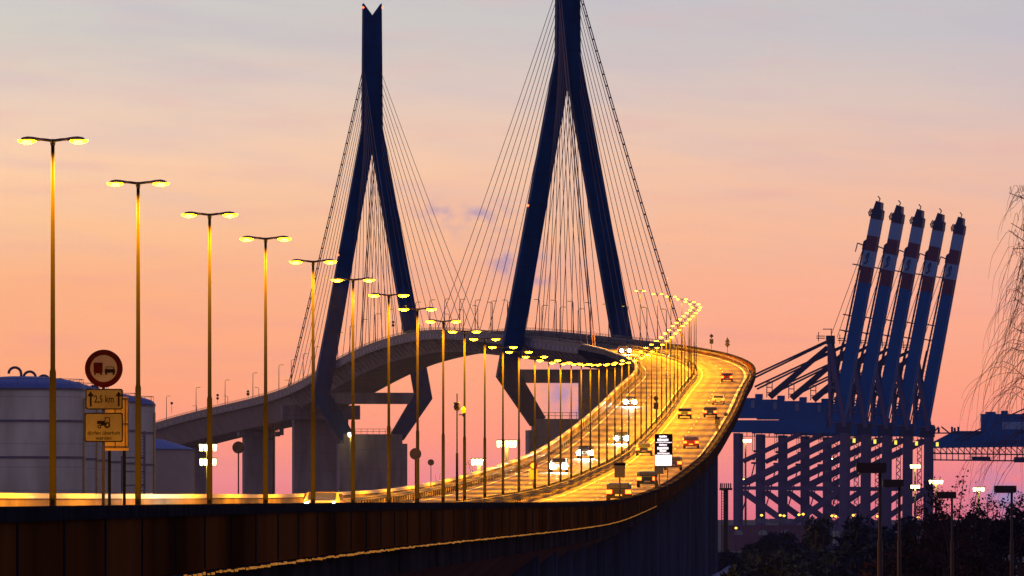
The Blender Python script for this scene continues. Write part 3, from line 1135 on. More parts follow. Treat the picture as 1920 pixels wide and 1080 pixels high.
def small_sign(px, D, yb, parts, label, o=None, name='traffic_sign', thick=.04, post_m=M_DARK, top=None):
    """parts: (kind, px_center_y, px_w, px_h)"""
    kk = D / F
    b = Vector(((px - 960) * kk, D, CZ + (HY - yb) * kk))
    r = empty(name, b, 0, label, 'traffic sign')
    zz_ = lambda y: CZ + (HY - y) * kk - b.z
    tp = min(p[1] for p in parts) if top is None else top
    g = MB(); g.tube([(0, .05, 0), (0, .05, zz_(tp))], thick, 8); g.build('post', post_m, r, True)
    for (kd, y, w, h, m) in parts:
        g = MB()
        if kd == 'disc':
            g.disc((0, -.02, zz_(y)), w / 2 * kk, .04, 28)
            o_ = g.build('disc', m, r)
            g = MB(); g.disc((0, -.03, zz_(y)), w / 2 * kk * .72, .02, 24); g.build('disc_centre', M_SB if m is M_SR else m, o_)
        elif kd == 'tri':
            g.prism([(-w / 2 * kk, -h / 2 * kk), (w / 2 * kk, -h / 2 * kk), (0, h / 2 * kk)], lambda p: Vector((p[0], -.02, zz_(y) + p[1])), lambda p: Vector((p[0], .02, zz_(y) + p[1])))
            g.build('triangle', m, r)
        elif kd == 'dia':
            g.prism([(-w / 2 * kk, 0), (0, -h / 2 * kk), (w / 2 * kk, 0), (0, h / 2 * kk)], lambda p: Vector((p[0], -.02, zz_(y) + p[1])), lambda p: Vector((p[0], .02, zz_(y) + p[1])))
            g.build('diamond', m, r)
        else:
            g.prism(rounded(w * kk, h * kk, min(w, h) * kk * .08), lambda p: Vector((p[0], -.03, zz_(y) + p[1])), lambda p: Vector((p[0], .01, zz_(y) + p[1])))
            g.build('plate', m, r)
    return r


def rowy(D, o, z=0): return HY - (CZZ(D) + z - CZ) * F / D


SB = SIGN_BACK
small_sign(447, 489, rowy(489, 0), [('disc', 839, 23, 23, SB)], 'dark round sign on a yellow-lit post in front of the left bridge pier', post_m=M_POLE)
small_sign(779, 452, rowy(452, 0, .1), [('disc', 851, 22, 22, SB)], 'dark round sign on the eighth lamp pole from the left')
small_sign(808, 700, rowy(700, 0, .1), [('disc', 867, 12, 14, SB)], 'small dark oval sign alone between two lamp poles above the far parapet', thick=.03)
small_sign(1000, 683, rowy(683, 0, .1), [('disc', 873, 15, 15, M_SR), ('plate', 890, 16, 18, M_SY)], 'small red-rimmed disc over a square plate on the median')
small_sign(1162, 540, rowy(540, 0, 0), [('plate', 882, 20, 27, SB), ('plate', 870, 22, 6, M_DARK)], 'twin-panel square sign standing behind the near parapet', thick=.05)
small_sign(1230, 1150, 795, [('disc', 747, 9, 9, M_DARK), ('plate', 761, 9, 12, M_DARK)], 'dark disc over square plate on the median, above the message board')
small_sign(1094, 1130, 800, [('disc', 752, 9, 9, M_DARK), ('plate', 764, 8, 10, M_DARK)], 'dark disc over plate standing on the far parapet beside the curve')
small_sign(1334, 1560, 655, [('dia', 630, 8, 9, M_SY), ('plate', 640, 7, 9, M_SY)], 'left of two small signs standing on the parapet at the top bend')
small_sign(1364, 1540, 664, [('tri', 637, 10, 10, M_SY), ('dia', 646, 10, 12, M_SY)], 'right of two small signs on the top bend, triangle over diamond')
small_sign(465, 2150, 745, [('tri', 733, 7, 5, M_DARK), ('disc', 739, 6, 6, M_DARK)], 'tiny dark triangle over disc on the far left approach deck')
small_sign(408, 2190, 757, [('disc', 741, 5, 5, M_DARK), ('disc', 747, 5, 5, M_DARK)], 'two tiny stacked discs on the far left approach deck')
small_sign(322, 2270, 775, [('disc', 756, 5, 5, M_DARK)], 'single tiny disc sign at the left end of the far deck', thick=.05)
small_sign(737, 2000, 648, [('disc', 604, 5, 5, M_DARK), ('plate', 610, 5, 5, M_DARK)], 'tiny disc sign on the bridge deck between the far pylon legs')
small_sign(1361, 1128, 806, [('disc', 777, 7, 8, M_SR)], 'small red disc just above the yellow call box', thick=.03)

# yellow emergency call box
D2 = 1090.0
b2 = on(D2, 8.6, 0)
r = empty('emergency_call_box', P(1345, 809, D2), 0, 'yellow call box with dark hood standing by the right guard rail', 'call box')
g = MB(); g.box((0, 0, .75), (.35, .3, 1.5)); g.build('pedestal', mat('call_box_yellow', (.8, .62, .05), .5), r)
g = MB(); g.box((0, 0, 1.15), (.62, .4, .75)); g.build('cabinet', MATS['call_box_yellow'], r)
g = MB(); g.prism([(-.36, 1.53), (.36, 1.53), (.22, 1.8), (-.22, 1.8)], lambda p: Vector((p[0], -.24, p[1])), lambda p: Vector((p[0], .24, p[1]))); g.build('hood', M_DARK, r)

# variable message board
D3 = 655.0; k3 = D3 / F
b3 = Vector(((1230 - 960) * k3, D3, CZZ(D3) + .0))
r = empty('message_board', b3, 0, 'black upright message board with white lit lines on a thick mast', 'message board')
z3 = lambda y: CZ + (HY - y) * k3 - b3.z
g = MB(); g.box((0, .25, z3(815) / 2), (5.0 * k3, 5 * k3, z3(815))); g.build('mast', M_DARK, r)
g = MB(); g.prism(rounded(33 * k3, 62 * k3, .04), lambda p: Vector((14.5 * k3 + p[0], -.05, z3(844.5) + p[1])), lambda p: Vector((14.5 * k3 + p[0], .3, z3(844.5) + p[1])))
bb = g.build('board', M_SK, r)
M_LED = mat('white_led', (1, 1, 1), .4, emit=(1, .93, 1.0), es=1.25)
rn = random.Random(11)
for (y, x0, x1, h) in ((818.5, 1236, 1250, 4), (825, 1233, 1252, 5), (829.5, 1229.5, 1257.5, 1.6), (834, 1236, 1250, 3.5), (840.5, 1232.5, 1252.5, 5), (845.5, 1237, 1249, 4), (850, 1232.5, 1254, 2.5)):
    g = MB(); x = x0
    while x < x1:
        w = rn.uniform(1.2, 2.6)
        hh = h * rn.uniform(.7, 1.0)
        g.box(((x + w / 2 - 1230) * k3, -.07, z3(y) + rn.uniform(-.3, .3) * k3), (w * k3, .02, hh * k3))
        x += w + rn.uniform(.15, .5)
    g.build('lit_line', M_LED, bb)
g = MB(); g.prism(rounded(31 * k3, 20.5 * k3, .05), lambda p: Vector((14.0 * k3 + p[0], -.06, z3(863) + p[1])), lambda p: Vector((14.0 * k3 + p[0], 0, z3(863) + p[1])))
pl = g.build('lit_panel', M_LED, bb)
g = MB()
for x, w in ((1232.5, 1.3), (1236, 2.5), (1240.5, 2.2), (1244.5, 1.6), (1247, 1)):
    g.box(((x - 1230) * k3, -.066, z3(862)), (w * k3, .01, 4.5 * k3))
g.build('grey_lettering', mat('grey_led', (.1, .1, .1), .5, emit=(.5, .5, .62), es=.9), pl)
g = MB(); g.box(((1236.5 - 1230) * k3, .0, z3(882)), (15 * k3, .05, 14 * k3)); g.build('small_plate', SB, r)
for x in (1236.5, 1252):
    g = MB(); g.tube([((x - 1230) * k3, .12, 0), ((x - 1230) * k3, .12, z3(876))], .035, 6); g.build('post', M_DARK, r, True)

# camera and siren masts
kk = 640 / F
b = Vector(((857 - 960) * kk, 640, CZZ(640)))
r = empty('camera_mast', b, 0, 'slim mast with a drum-shaped camera head below the bridge arch', 'mast')
z_ = lambda y: CZ + (HY - y) * kk - b.z
g = MB(); g.lathe([(.10, 0), (.09, z_(850)), (.055, z_(849)), (.05, z_(768))], n=8); g.tube([(0, 0, z_(768)), (0, 0, z_(738))], .04, 6); g.build('mast', M_POLE, r, True)
g = MB(); g.lathe([(.08, z_(770)), (.2, z_(768)), (.26, z_(762)), (.20, z_(758)), (.26, z_(756)), (.26, z_(755)), (.1, z_(754))], n=12); g.build('camera_head', M_DARK, r, True)
kk = 585 / F
b = Vector(((872 - 960) * kk, Dn(10) - 1, CZ + (HY - 778) * Dn(10) / F))
r = empty('warning_beacon', b, 0, 'small yellow beacon clamped to the side of a lamp pole', 'beacon')
g = MB(); g.beam((-.06, 0, 0), (.25, 0, 0), .06); g.lathe([(.02, -.12), (.09, -.06), (.09, .06), (.02, .12)], (.24, 0, -.02), 10); g.build('bracket', M_DARK, r)
g = MB(); g.lathe([(.03, 0), (.13, .05), (.13, .25), (.04, .36)], (.22, 0, .1), 10); g.build('lens', mat('beacon_yellow', (.8, .6, .02), .4, emit=(1, .72, .0), es=1.0), r, True)
kk = 520 / F
b = Vector(((513 - 960) * kk, 520, CZZ(520)))
r = empty('signal_mast', b, 0, 'thin gantry mast with short side arms between the two left piers', 'mast')
z_ = lambda y: CZ + (HY - y) * kk - b.z
g = MB(); g.tube([(0, 0, 0), (0, 0, z_(795))], [.07, .05], 8)
g.beam((-16 * kk, 0, z_(808)), (10 * kk, 0, z_(808)), .05); g.beam((-14 * kk, 0, z_(823)), (0, 0, z_(823)), .05)
g.box((-12 * kk, 0, z_(818)), (.12, .12, .3)); g.build('mast', M_DARK, r)
g = MB()
for x in (-12, -6, 0, 8): g.beam((x * kk, 0, z_(808)), (x * kk, 0, z_(793)), .03)
g.beam((-12 * kk, 0, z_(794)), (10 * kk, 0, z_(794)), .03)
g.build('basket_rail', mat('red_rail_paint', (.3, .06, .05), .6), r)

# ------------------------------------------------------------------ storage tanks at left
M_TANK = mat('tank_painted_steel', (0.82, 0.76, 0.62), 0.55, noise=0.10, scale=0.25, stretch=(1, 1, .3))
M_TROOF = mat('tank_blue_roof', (0.04, 0.14, 0.55), 0.5, noise=0.1, scale=0.3)
plating(M_TANK, 2.4, .18)
M_SEAM = mat('tank_seam', (0.18, 0.16, 0.24), 0.6)
M_TUBE = mat('vent_pipe_dark', (0.05, 0.05, 0.12), 0.5)
M_GOLD = mat('lit_pipe', (0.75, 0.48, 0.22), 0.4, noise=.2, scale=2)
edges = [160, 184, 207, 234, 262, 291]
for i, ex in enumerate(edges):
    D = 900.0 + 26 * i
    R = 6.6
    X = (ex - 960) / F * D - R
    H = CZ + (HY - (728 if i == 0 else 728 + 6.0 * i)) / F * D
    H = CZ + (HY - 728) / F * 900.0
    r = empty('storage_tank', (X, D, 0), 0,
              ['grey cylindrical storage tank with blue domed roof, leftmost and nearest', 'grey blue-roofed tank, second in the overlapping row at left',
               'grey blue-roofed tank, third in the overlapping row at left', 'grey blue-roofed tank, fourth in the overlapping row at left',
               'grey blue-roofed tank behind the second lamp pole, fifth in the row', 'grey blue-roofed tank at the right end of the row, amber-lit edge'][i],
              'storage tank', 'overlapping storage tanks at left')
    g = MB(); g.lathe([(R, 0), (R, H)], n=72); g.build('shell', M_TANK, r, True)
    g = MB()
    prof = [(R + .12, H - .05)] + [(R * math.cos(a), H + 1.25 * math.sin(a)) for a in [math.pi / 2 * j / 8 for j in range(9)]]
    g.lathe(prof, n=72); g.build('roof', M_TROOF, r, True)
    g = MB()
    for z in (CZ + (HY - 792) / F * 900, CZ + (HY - 860) / F * 900, H - .25):
        g.lathe([(R + .01, z), (R + .06, z), (R + .06, z + .22), (R + .01, z + .22)], n=72)
    for a in (-60, -118, -150):
        x, y = R * math.cos(math.radians(a)), R * math.sin(math.radians(a)); g.box((x, y, H / 2), (.12, .12, H), math.radians(a))
    g.build('seam', M_SEAM, r)
    for j, a in enumerate((-90,)):
        g = MB()
        zc = H + 1.15
        pts = [(0, 0, zc - .3), (0, 0, zc + .35)] + [(-.65 + .65 * math.cos(t), 0, zc + .35 + .65 * math.sin(t)) for t in [math.pi * q / 7 for q in range(1, 8)]]
        g.tube(pts, .14, 8); g.build('gooseneck_vent', M_TUBE, r, True)
    for j in range(2):
        if i == 0 and j == 0: pass
    g = MB(); a = math.radians(-12)
    g.tube([((R + .12) * math.cos(a), (R + .12) * math.sin(a), 0), ((R + .12) * math.cos(a), (R + .12) * math.sin(a), H - 1)], .13, 8); g.build('downpipe', M_GOLD, r, True)
    # roof edge handrail
    g = MB(); pts = [(R * .97 * math.cos(t), R * .97 * math.sin(t), H + .9) for t in [2 * math.pi * q / 40 for q in range(41)]]
    g.tube(pts, .025, 4, caps=False)
    for q in range(0, 40, 2): g.beam((pts[q][0], pts[q][1], H + .05), pts[q], .04)
    g.build('roof_railing', M_TUBE, r)
D = 1230.0
R = 9.0; X = (365 - 960) / F * D - R; H = CZ + (HY - 842) / F * D
r = empty('storage_silo', (X, D, 0), 0, 'lower brown-grey silo with blue conical roof, right of the tank row', 'storage tank')
g = MB(); g.lathe([(R, 0), (R, H)], n=72); g.build('shell', mat('silo_shell', (.45, .36, .32), .7, noise=.1, scale=.3), r, True)
g = MB(); g.lathe([(R + .15, H - .05), (R, H), (R * .5, H + 1.35), (.1, H + 1.9)], n=72); g.build('roof', M_TROOF, r, True)
g = MB(); a = math.radians(-5); g.box((R * math.cos(a) + .05, R * math.sin(a), H / 2), (.14, .14, H)); g.build('downpipe', M_GOLD, r)
# stair tower in front of the tanks
D = 860.0; kk = D / F
b = Vector(((250 - 960) * kk, D, 0))
r = empty('stair_tower', b, 0, 'dark open steel ladder tower standing before the tanks', 'stair tower')
g = MB(); z_ = lambda y: CZ + (HY - y) * kk
for x in (-22, 20):
    for y in (0, 2.0): g.beam((x * kk, y, 0), (x * kk, y, z_(808 if x > 0 else 855)), .14)
g.build('frame', M_SEAM, r)
g = MB()
for y in range(858, 960, 26): g.beam((-22 * kk, 0, z_(y)), (20 * kk, 0, z_(y)), .14); g.beam((-22 * kk, 2, z_(y)), (20 * kk, 2, z_(y)), .14)
for y in range(812, 960, 6): g.beam((14 * kk, 0, z_(y)), (20 * kk, 0, z_(y)), .08)
g.build('rungs', M_SEAM, r)

# ------------------------------------------------------------------ harbour gantry cranes
M_CB = mat('crane_blue', (0.004, 0.14, 0.50), 0.6, noise=.15, scale=.08)
M_CR = mat('crane_red', (0.20, 0.045, 0.09), 0.5)
M_CW = mat('crane_white', (0.33, 0.52, 0.85), 0.5)
M_CL = mat('crane_leg_blue', (0.17, 0.12, 0.27), 0.5)
M_CD = mat('crane_dark', (0.05, 0.045, 0.12), 0.5)
CD0 = 3000.0
kc = CD0 / F
Hn = 1580.0         # photo column of the boom hinge of the first crane


def make_crane():
    r = empty('gantry_crane', cat='crane', group='blue harbour cranes with booms raised')
    G = lambda x, y, dpt=0.0: Vector(((x - Hn) * kc, dpt + 0.17 * dpt * 0, CZ + (HY - y) * kc))
    sh = 0.17
    GD = lambda x, y, dep: Vector(((x - Hn) * kc + sh * dep, dep, CZ + (HY - y) * kc))
    W = 8.0
    # legs
    for x0, x1, w in ((1582, 1580, 2.5), (1381, 1381, 2.2)):
        for dep in (0, W):
            g = MB(); a = GD(x0, 812, dep); b = GD(x1, 1030, dep); b.z = 0.6
            g.beam(b, a, w, w); g.build('leg', M_CL, r)
            g = MB(); g.box((b.x, b.y, .5), (5.5, 1.6, 1.0)); g.build('bogie', M_CD, r)
    # sill / tie beams and braces, one frame
    for dep in (0, W):
        g = MB()
        g.beam(GD(1381, 915, dep), GD(1580, 915, dep), 1.0, 1.2)
        g.build('tie_beam', M_CL, r)
        g = MB()
        g.beam(GD(1388, 908, dep), GD(1574, 818, dep), 1.3, 1.9)
        g.beam(GD(1388, 866, dep), GD(1500, 812, dep), .9, 1.1)
        g.build('diagonal_brace', M_CL, r)
        g = MB()
        g.beam(GD(1388, 920, dep), GD(1478, 985, dep), 1.1, 1.5)
        g.beam(GD(1574, 920, dep), GD(1478, 985, dep), 1.1, 1.5)
        g.beam(GD(1381, 990, dep), GD(1580, 990, dep), 1.2, 2.0)
        g.build('lower_brace', M_CL, r)
    # main girder
    g = MB()
    for dep in (1.8, W - 1.8):
        g.beam(GD(1366, 799, dep), GD(1592, 799, dep), 1.4, 4.2)
        g.beam(GD(1366, 789, dep), GD(1592, 789, dep), .5, .4)
    for x in range(1370, 1592, 26):
        g.beam(GD(x, 799, 1.8), GD(x, 799, W - 1.8), .6, 3)
    g.build('main_girder', M_CB, r)
    g = MB()
    for x in range(1385, 1590, 14):
        g.beam(GD(x, 811, 1.8), GD(x, 818, 1.8), .25)
    g.beam(GD(1380, 818, 1.8), GD(1590, 818, 1.8), .2)
    g.build('cable_festoon', M_CD, r)
    # stair tower beside the waterside leg, hanging spreader and ropes
    g = MB()
    for x in (1562, 1570): g.beam(GD(x, 812, 0), GD(x, 985, 0), .22)
    y = 815
    while y < 980:
        g.beam(GD(1562, y, 0), GD(1570, y + 7, 0), .3); g.beam(GD(1562, y + 14, 0), GD(1570, y + 7, 0), .3); y += 14
    g.build('leg_stairs', M_CD, r)
    g = MB()
    g.box(GD(1410, 868, 4), (9 * kc, 4, 3.5 * kc)); g.box(GD(1410, 858, 4), (5 * kc, 2, 9 * kc)); g.box(GD(1413, 846, 4), (7 * kc, 2, 4 * kc))
    for x in (1408, 1412): g.beam(GD(x, 812, 4), GD(x, 846, 4), .18)
    g.build('spreader', M_CD, r)
    g = MB()
    g.tube([GD(1412, 868, 4), GD(1398, 930, 3), GD(1378, 1000, 2)], .22, 4)
    g.build('rope', M_CD, r)
    # machinery house
    g = MB()
    c = GD(1400, 765, W / 2); g.box(c, (52 * kc, 6.5, 38 * kc)); c = GD(1420, 743, W / 2); g.box(c, (14 * kc, 5, 9 * kc))
    h = g.build('machinery_house', M_CB, r)
    g = MB(); g.box(GD(1411, 758, W / 2 - 3.35), (7 * kc, .12, 14 * kc)); g.build('window', mat('crane_window', (.25, .33, .5), .3), h)
    # tower
    g = MB()
    for dep in (.6, W - .6):
        g.beam(GD(1583, 800, dep), GD(1555, 645, dep), 1.5, 1.4)
        g.beam(GD(1556, 800, dep), GD(1553, 645, dep), .9, .9)
    for y in range(660, 800, 22):
        g.beam(GD(1554, y, .6), GD(1556 + (y - 645) * .18, y + 16, W - .6), .35)
        g.beam(GD(1554, y + 16, W - .6), GD(1556 + (y - 645) * .18, y, .6), .35)
        g.beam(GD(1553, y, .6), GD(1558 + (y - 645) * .18, y, .6), .4)
    g.build('tower', M_CL, r)
    g = MB()
    g.box(GD(1554, 637, W / 2), (16 * kc, 7, 16 * kc))
    g.beam(GD(1530, 630, 1), GD(1546, 630, 1), .3); g.beam(GD(1530, 634, 1), GD(1546, 634, 1), .3); g.beam(GD(1534, 622, 1), GD(1534, 640, 1), .25)
    g.beam(GD(1542, 617, 1), GD(1560, 617, 1), .3); g.beam(GD(1558, 617, 1), GD(1558, 630, 1), .3)
    g.build('tower_head', M_CD, r)
    # back stays and struts, doubled
    for (x0, y0, x1, y1, w) in ((1548, 640, 1372, 722, .65), (1550, 650, 1440, 742, 1.15)):
        for dep in (1.2, W - 1.2):
            g = MB(); g.beam(GD(x0, y0, dep), GD(x1, y1 + (4 if dep > 4 else 0), dep), w, w); g.build('back_stay', M_CD, r)
    # ladder stairs beside the houses
    g = MB()
    for dx_ in (0, 10): g.beam(GD(1437 + dx_, 745, 1), GD(1437 + dx_, 715, 1), .3)
    for y in (716, 726, 736): g.beam(GD(1437, y, 1), GD(1447, y, 1), .3)
    g.build('stair_frame', M_CD, r)
    # raised boom: twin box, leaning a little to the right
    A = Vector((1565, 812)); B = Vector((1644.5, 393))
    ln = (B - A).length
    ax = (B - A).normalized(); nx = Vector((-ax.y, ax.x))       # nx points right in photo space (y down)
    if nx.x < 0: nx = -nx

    def BP(f, off, dep):
        p = A + (B - A) * f + nx * off
        return GD(p.x, p.y, dep)
    g = MB()
    marks = [(0.0, .673, 0), (.673, .745, 1), (.745, .816, 2), (.816, .883, 1), (.883, .957, 2), (.957, 1.0, 1)]
    for (f0, f1, mi) in marks:
        g.mi = mi
        for (d0, d1) in ((.6, 3.2), (4.8, 7.4)):
            w0 = 11.8 - 2.0 * f0; w1 = 11.8 - 2.0 * f1
            vs = []
            for f, w in ((f0, w0), (f1, w1)):
                for off, dep in ((-w, d0), (w, d0), (w, d1), (-w, d1)):
                    vs.append(BP(f, off, dep))
            g.add(vs, [(3, 2, 1, 0), (4, 5, 6, 7), (0, 1, 5, 4), (1, 2, 6, 5), (2, 3, 7, 6), (3, 0, 4, 7)])
    g.mi = 0
    for f in [i / 14 for i in range(1, 14)]:
        g.add([BP(f - .004, -6, 3.2), BP(f - .004, 6, 3.2), BP(f + .004, 6, 3.2), BP(f + .004, -6, 3.2), BP(f - .004, -6, 4.8), BP(f - .004, 6, 4.8), BP(f + .004, 6, 4.8), BP(f + .004, -6, 4.8)],
              [(3, 2, 1, 0), (4, 5, 6, 7), (0, 1, 5, 4), (1, 2, 6, 5), (2, 3, 7, 6), (3, 0, 4, 7)])
    bm_ = g.build('boom', [M_CB, M_CR, M_CW], r)
    # stroke mark on the white band
    g = MB()
    s_ = [(.803, -2), (.79, -4), (.78, -2), (.77, 0), (.76, -3), (.757, -6)]
    g.tube([BP(f, o_, .5) for f, o_ in s_], .28, 5)
    g.tube([BP(.809, -1, .5), BP(.80, 0, .5), BP(.785, 1, .5)], .2, 5)
    g.build('emblem', mat('emblem_blue', (.02, .05, .18), .5), bm_)
    g = MB()
    g.prism([(-9.5, -.03), (10.5, -.04), (9.5, .0), (6.2, .005), (4.5, .035), (-5.5, .038), (-8, .0)], lambda p: BP(1.0 + p[1], p[0], .4), lambda p: BP(1.0 + p[1], p[0], 7.6))
    g.tube([BP(1.038, -2, 4), BP(1.05, -1, 4), BP(1.06, -6, 4)], .22, 5)
    for o_ in (-9, -12): g.tube([BP(.965, o_, 1), BP(.98, o_ - 3, 1), BP(1.0, o_, 1)], .25, 5)
    g.build('boom_tip', M_CD, bm_)
    g = MB(); g.prism([(-9, 0), (-15, .0), (-15, .035), (-12, .045), (-9, .05)], lambda p: BP(.815 + p[1], p[0], 1), lambda p: BP(.815 + p[1], p[0], 7))
    g.beam(BP(.835, -14, 1), BP(.84, -25, 1), .4); g.beam(BP(.84, -25, 1), BP(.80, -26, 1), .35)
    g.build('latch_platform', M_CD, bm_)
    g = MB()
    g.tube([BP(.02, -17, 1), BP(.35, -16, 1), BP(.815, -12, 1)], .36, 5)
    for f, o_ in ((.745, 27), (.52, 27), (.45, 28)): g.beam(BP(f, -o_, 1), BP(f, -8, 1), .4)
    for f in [i / 40 for i in range(1, 32)]: g.beam(BP(f, -16.5, 1), BP(f + .008, -10, 1), .12)
    g.tube([BP(.04, -24, 3), BP(.40, -19, 3)], .25, 5)
    g.build('boom_walkway', M_CD, bm_)
    for dpx, dep in ((0, 1.5), (9, 6.5)):
        g = MB(); g.tube([GD(1556 + dpx, 632, dep), BP(.81, -14 + dpx * .4, dep)], .11, 5); g.build('fore_stay', M_CABLE, r)
    # hinge gear and trolley cab, work lights
    g = MB(); g.box(GD(1578, 802, 4), (30 * kc, 7, 20 * kc)); g.box(GD(1556, 778, 4), (12 * kc, 6, 10 * kc)); g.build('hinge_housing', M_CD, r)
    g = MB(); g.box(GD(1600, 826, 2), (5 * kc, 1, 8 * kc)); g.build('work_light', mat('crane_light', (1, .9, .3), .4, emit=(1, .85, .1), es=1.2), r)
    return r


c0 = make_crane()
M_HOR = M_FLOOD
for i in range(5):
    D = CD0 + 40.0 * i
    # keep its real size; the hinge column steps to the right along the quay
    hx = Hn + 39.3 * i
    r = c0 if i == 0 else copy_tree(c0)
    r.location = ((hx - 960) / F * D, D, 0)
    r['label'] = ['blue gantry crane with red and white banded raised boom, leftmost and tallest of five',
                  'raised-boom blue gantry crane, second from the left of five', 'middle one of five blue gantry cranes with raised booms',
                  'raised-boom blue gantry crane, fourth from the left of five', 'blue gantry crane with raised boom, rightmost of the five'][i]
# the lowered crane at the far right
D = 3300.0; kq = D / F
r = empty('lowered_crane', ((1960 - 960) * kq, D, 0), 0, 'blue harbour crane with boom lowered, at the right edge behind bare branches', 'crane')
Q = lambda x, y, dep=0.0: Vector(((x - 1960) * kq, dep, CZ + (HY - y) * kq))
g = MB()
for dep in (0, 6):
    g.prism([(1740, 834), (1790, 808), (2060, 808), (2060, 836), (1742, 840)][::-1], lambda p: Q(p[0], p[1], dep), lambda p: Q(p[0], p[1], dep + 1.4))
g.build('boom', M_CB, r)
g = MB()
for x in range(1742, 2040, 11):
    g.beam(Q(x, 838), Q(x, 864), .35); g.beam(Q(x, 838), Q(x + 11, 850), .3)
for y in (850, 862): g.beam(Q(1742, y), Q(2050, y + 4), .55, .5)
g.box(Q(1840, 860, 2), (34 * kq, 5, 8 * kq)); g.box(Q(1915, 862, 2), (26 * kq, 5, 10 * kq))
g.build('underslung_truss', M_CD, r)
g = MB(); g.box(Q(1935, 803, 3), (190 * kq, 7, 54 * kq)); g.box(Q(1858, 776, 3), (18 * kq, 6, 8 * kq)); g.box(Q(1884, 774, 3), (12 * kq, 6, 8 * kq))
h = g.build('machinery_house', M_CB, r)
g = MB(); g.box(Q(1915, 798, -.6), (72 * kq, .2, 14 * kq)); g.build('panel', M_CW, h)
g = MB()
for (a, b_) in (((1790, 826), (1990, 735)), ((1800, 828), (2000, 740)), ((1750, 812), (1760, 800)), ((1765, 800), (1780, 812))): g.beam(Q(*a), Q(*b_), .5)
g.build('stay', M_CD, r)
g = MB()
for x in (1745, 1752, 1760, 1785, 1790, 1797): g.beam(Q(x, 812), Q(x, 800 + (x % 3)), .8)
g.beam(Q(1742, 812), Q(1840, 812), .5)
g.build('sheave_frame', M_CD, r)
for x in (1965, 2120):
    for dep in (0, 8):
        g = MB(); a = Q(x, 836, dep); b = a.copy(); b.z = 0; g.beam(b, a, 2, 2); g.build('leg', M_CL, r)

# ------------------------------------------------------------------ floodlight masts
def flood(px, D, tiers, label, base=0.0):
    kk = D / F
    r = empty('floodlight_mast', ((px - 960) * kk, D, 0), 0, label, 'floodlight', 'lit floodlight masts around the harbour')
    zt = CZ + (HY - min(t[0] for t in tiers)) * kk
    g = MB(); g.tube([(0, .4, 0), (0, .4, zt)], [.45, .28], 8); g.build('mast', mat('mast_yellow_grey', (.32, .26, .12), .6), r, True)
    for (y, w, n) in tiers:
        z = CZ + (HY - y) * kk
        hw = w / 2 * kk
        g = MB(); g.beam((-hw, 0, z + .4), (hw, 0, z + .4), .3); g.build('crossbar', M_DARK, r)
        for i in range(n):
            x = -hw + (i + .5) * 2 * hw / n
            g = MB(); g.prism([(-.42 * hw * 2 / n * .95, .35), (.42 * hw * 2 / n * .95, .35), (.3 * hw * 2 / n, -.6), (-.3 * hw * 2 / n, -.6)][::-1], lambda p: Vector((x + p[0], -.35, z + p[1])), lambda p: Vector((x + p[0], .3, z + p[1])))
            g.build('lamp', M_FLOOD, r)
    return r


flood(390, 1350, [(838, 34, 4), (865, 32, 4)], 'two-tier floodlight mast behind the third lamp pole, right of the silo')
flood(950, 1350, [(831, 38, 5)], 'bright floodlight mast above the far parapet, right of the two in the middle')
flood(898, 1450, [(865, 29, 4)], 'floodlight mast just above the far parapet, left of the two in the middle')
flood(1716, 2700, [(874, 20, 3), (912, 18, 3)], 'tall two-tier floodlight mast beside the fifth raised-boom crane')
flood(1755, 2400, [(903, 27, 4)], 'yellow floodlight mast just right of the raised-boom cranes')
flood(1835, 2500, [(917, 22, 3)], 'rightmost yellow floodlight mast behind the bare trees')
flood(1555, 3250, [(861, 16, 2), (886, 9, 1)], 'floodlight mast glowing between the third and fourth crane legs')
flood(1513, 3150, [(890, 14, 2)], 'low floodlight mast glowing through the crane legs')
flood(1398, 3160, [(826, 22, 4), (900, 16, 2)], 'floodlight mast shining through the leftmost crane legs')
flood(658, 2015, [(814, 12, 2)], 'small floodlight on the far pylon pier top')

# quay buildings, container stack, parked trucks at the foot of the cranes
kk = 2900 / F
r = empty('quay_building', ((1440 - 960) * kk, 2900, 0), 0, 'low dark red quay building with pale arched openings under the cranes', 'building')
zq = lambda y: CZ + (HY - y) * kk
g = MB(); g.box((0, 6, zq(985) / 2), (170 * kk, 12, zq(985))); g.build('wall', mat('quay_red', (.20, .09, .14), .8, noise=.2, scale=.2), r)
for x in (-55, -10, 32):
    g = MB(); g.prism([(-8, 0), (8, 0), (8, 5), (4, 9), (-4, 9), (-8, 5)], lambda p: Vector(((x + p[0]) * kk, -.15, zq(1003) + p[1] * kk)), lambda p: Vector(((x + p[0]) * kk, .1, zq(1003) + p[1] * kk)))
    g.build('window', mat('pale_window', (.35, .38, .42), .5), r)
for x, w in ((-12, 26), (14, 26), (38, 20)):
    g = MB(); g.box((x * kk, 3, zq(977)), (w * kk * .95, 3, 9 * kk)); g.build('rooftop_container', mat('container_grey', (.22, .22, .30), .7, noise=.2, scale=.6), r)
kk = 2950 / F
rn = random.Random(5)
cols = {'red': (.2, .03, .03), 'orange': (.4, .13, .03), 'blue': (.03, .06, .16), 'grey': (.18, .18, .2)}
for i, x in enumerate((1490, 1520, 1548, 1580, 1612, 1640, 1668, 1700)):
    cn = list(cols)[i % 4]
    o = MB(); L_, Hc = 12.0 * .42, 2.6
    o.box((0, 0, Hc / 2), (L_, 2.4, Hc))
    for q in range(10): o.box((-L_ / 2 + .3 + q * .5, -1.22, Hc / 2), (.14, .06, Hc - .3))
    ob = o.build('shipping_container', mat('container_' + cn, cols[cn], .6, noise=.15, scale=.5))
    ob.location = ((x - 960) * kk, 2950, 2.6 * 0 + 0)
    tag(ob, '%s shipping container on the quay, %s from the left under the cranes' % (cn, ordw(i + 1)), 'container', 'containers on the quay')
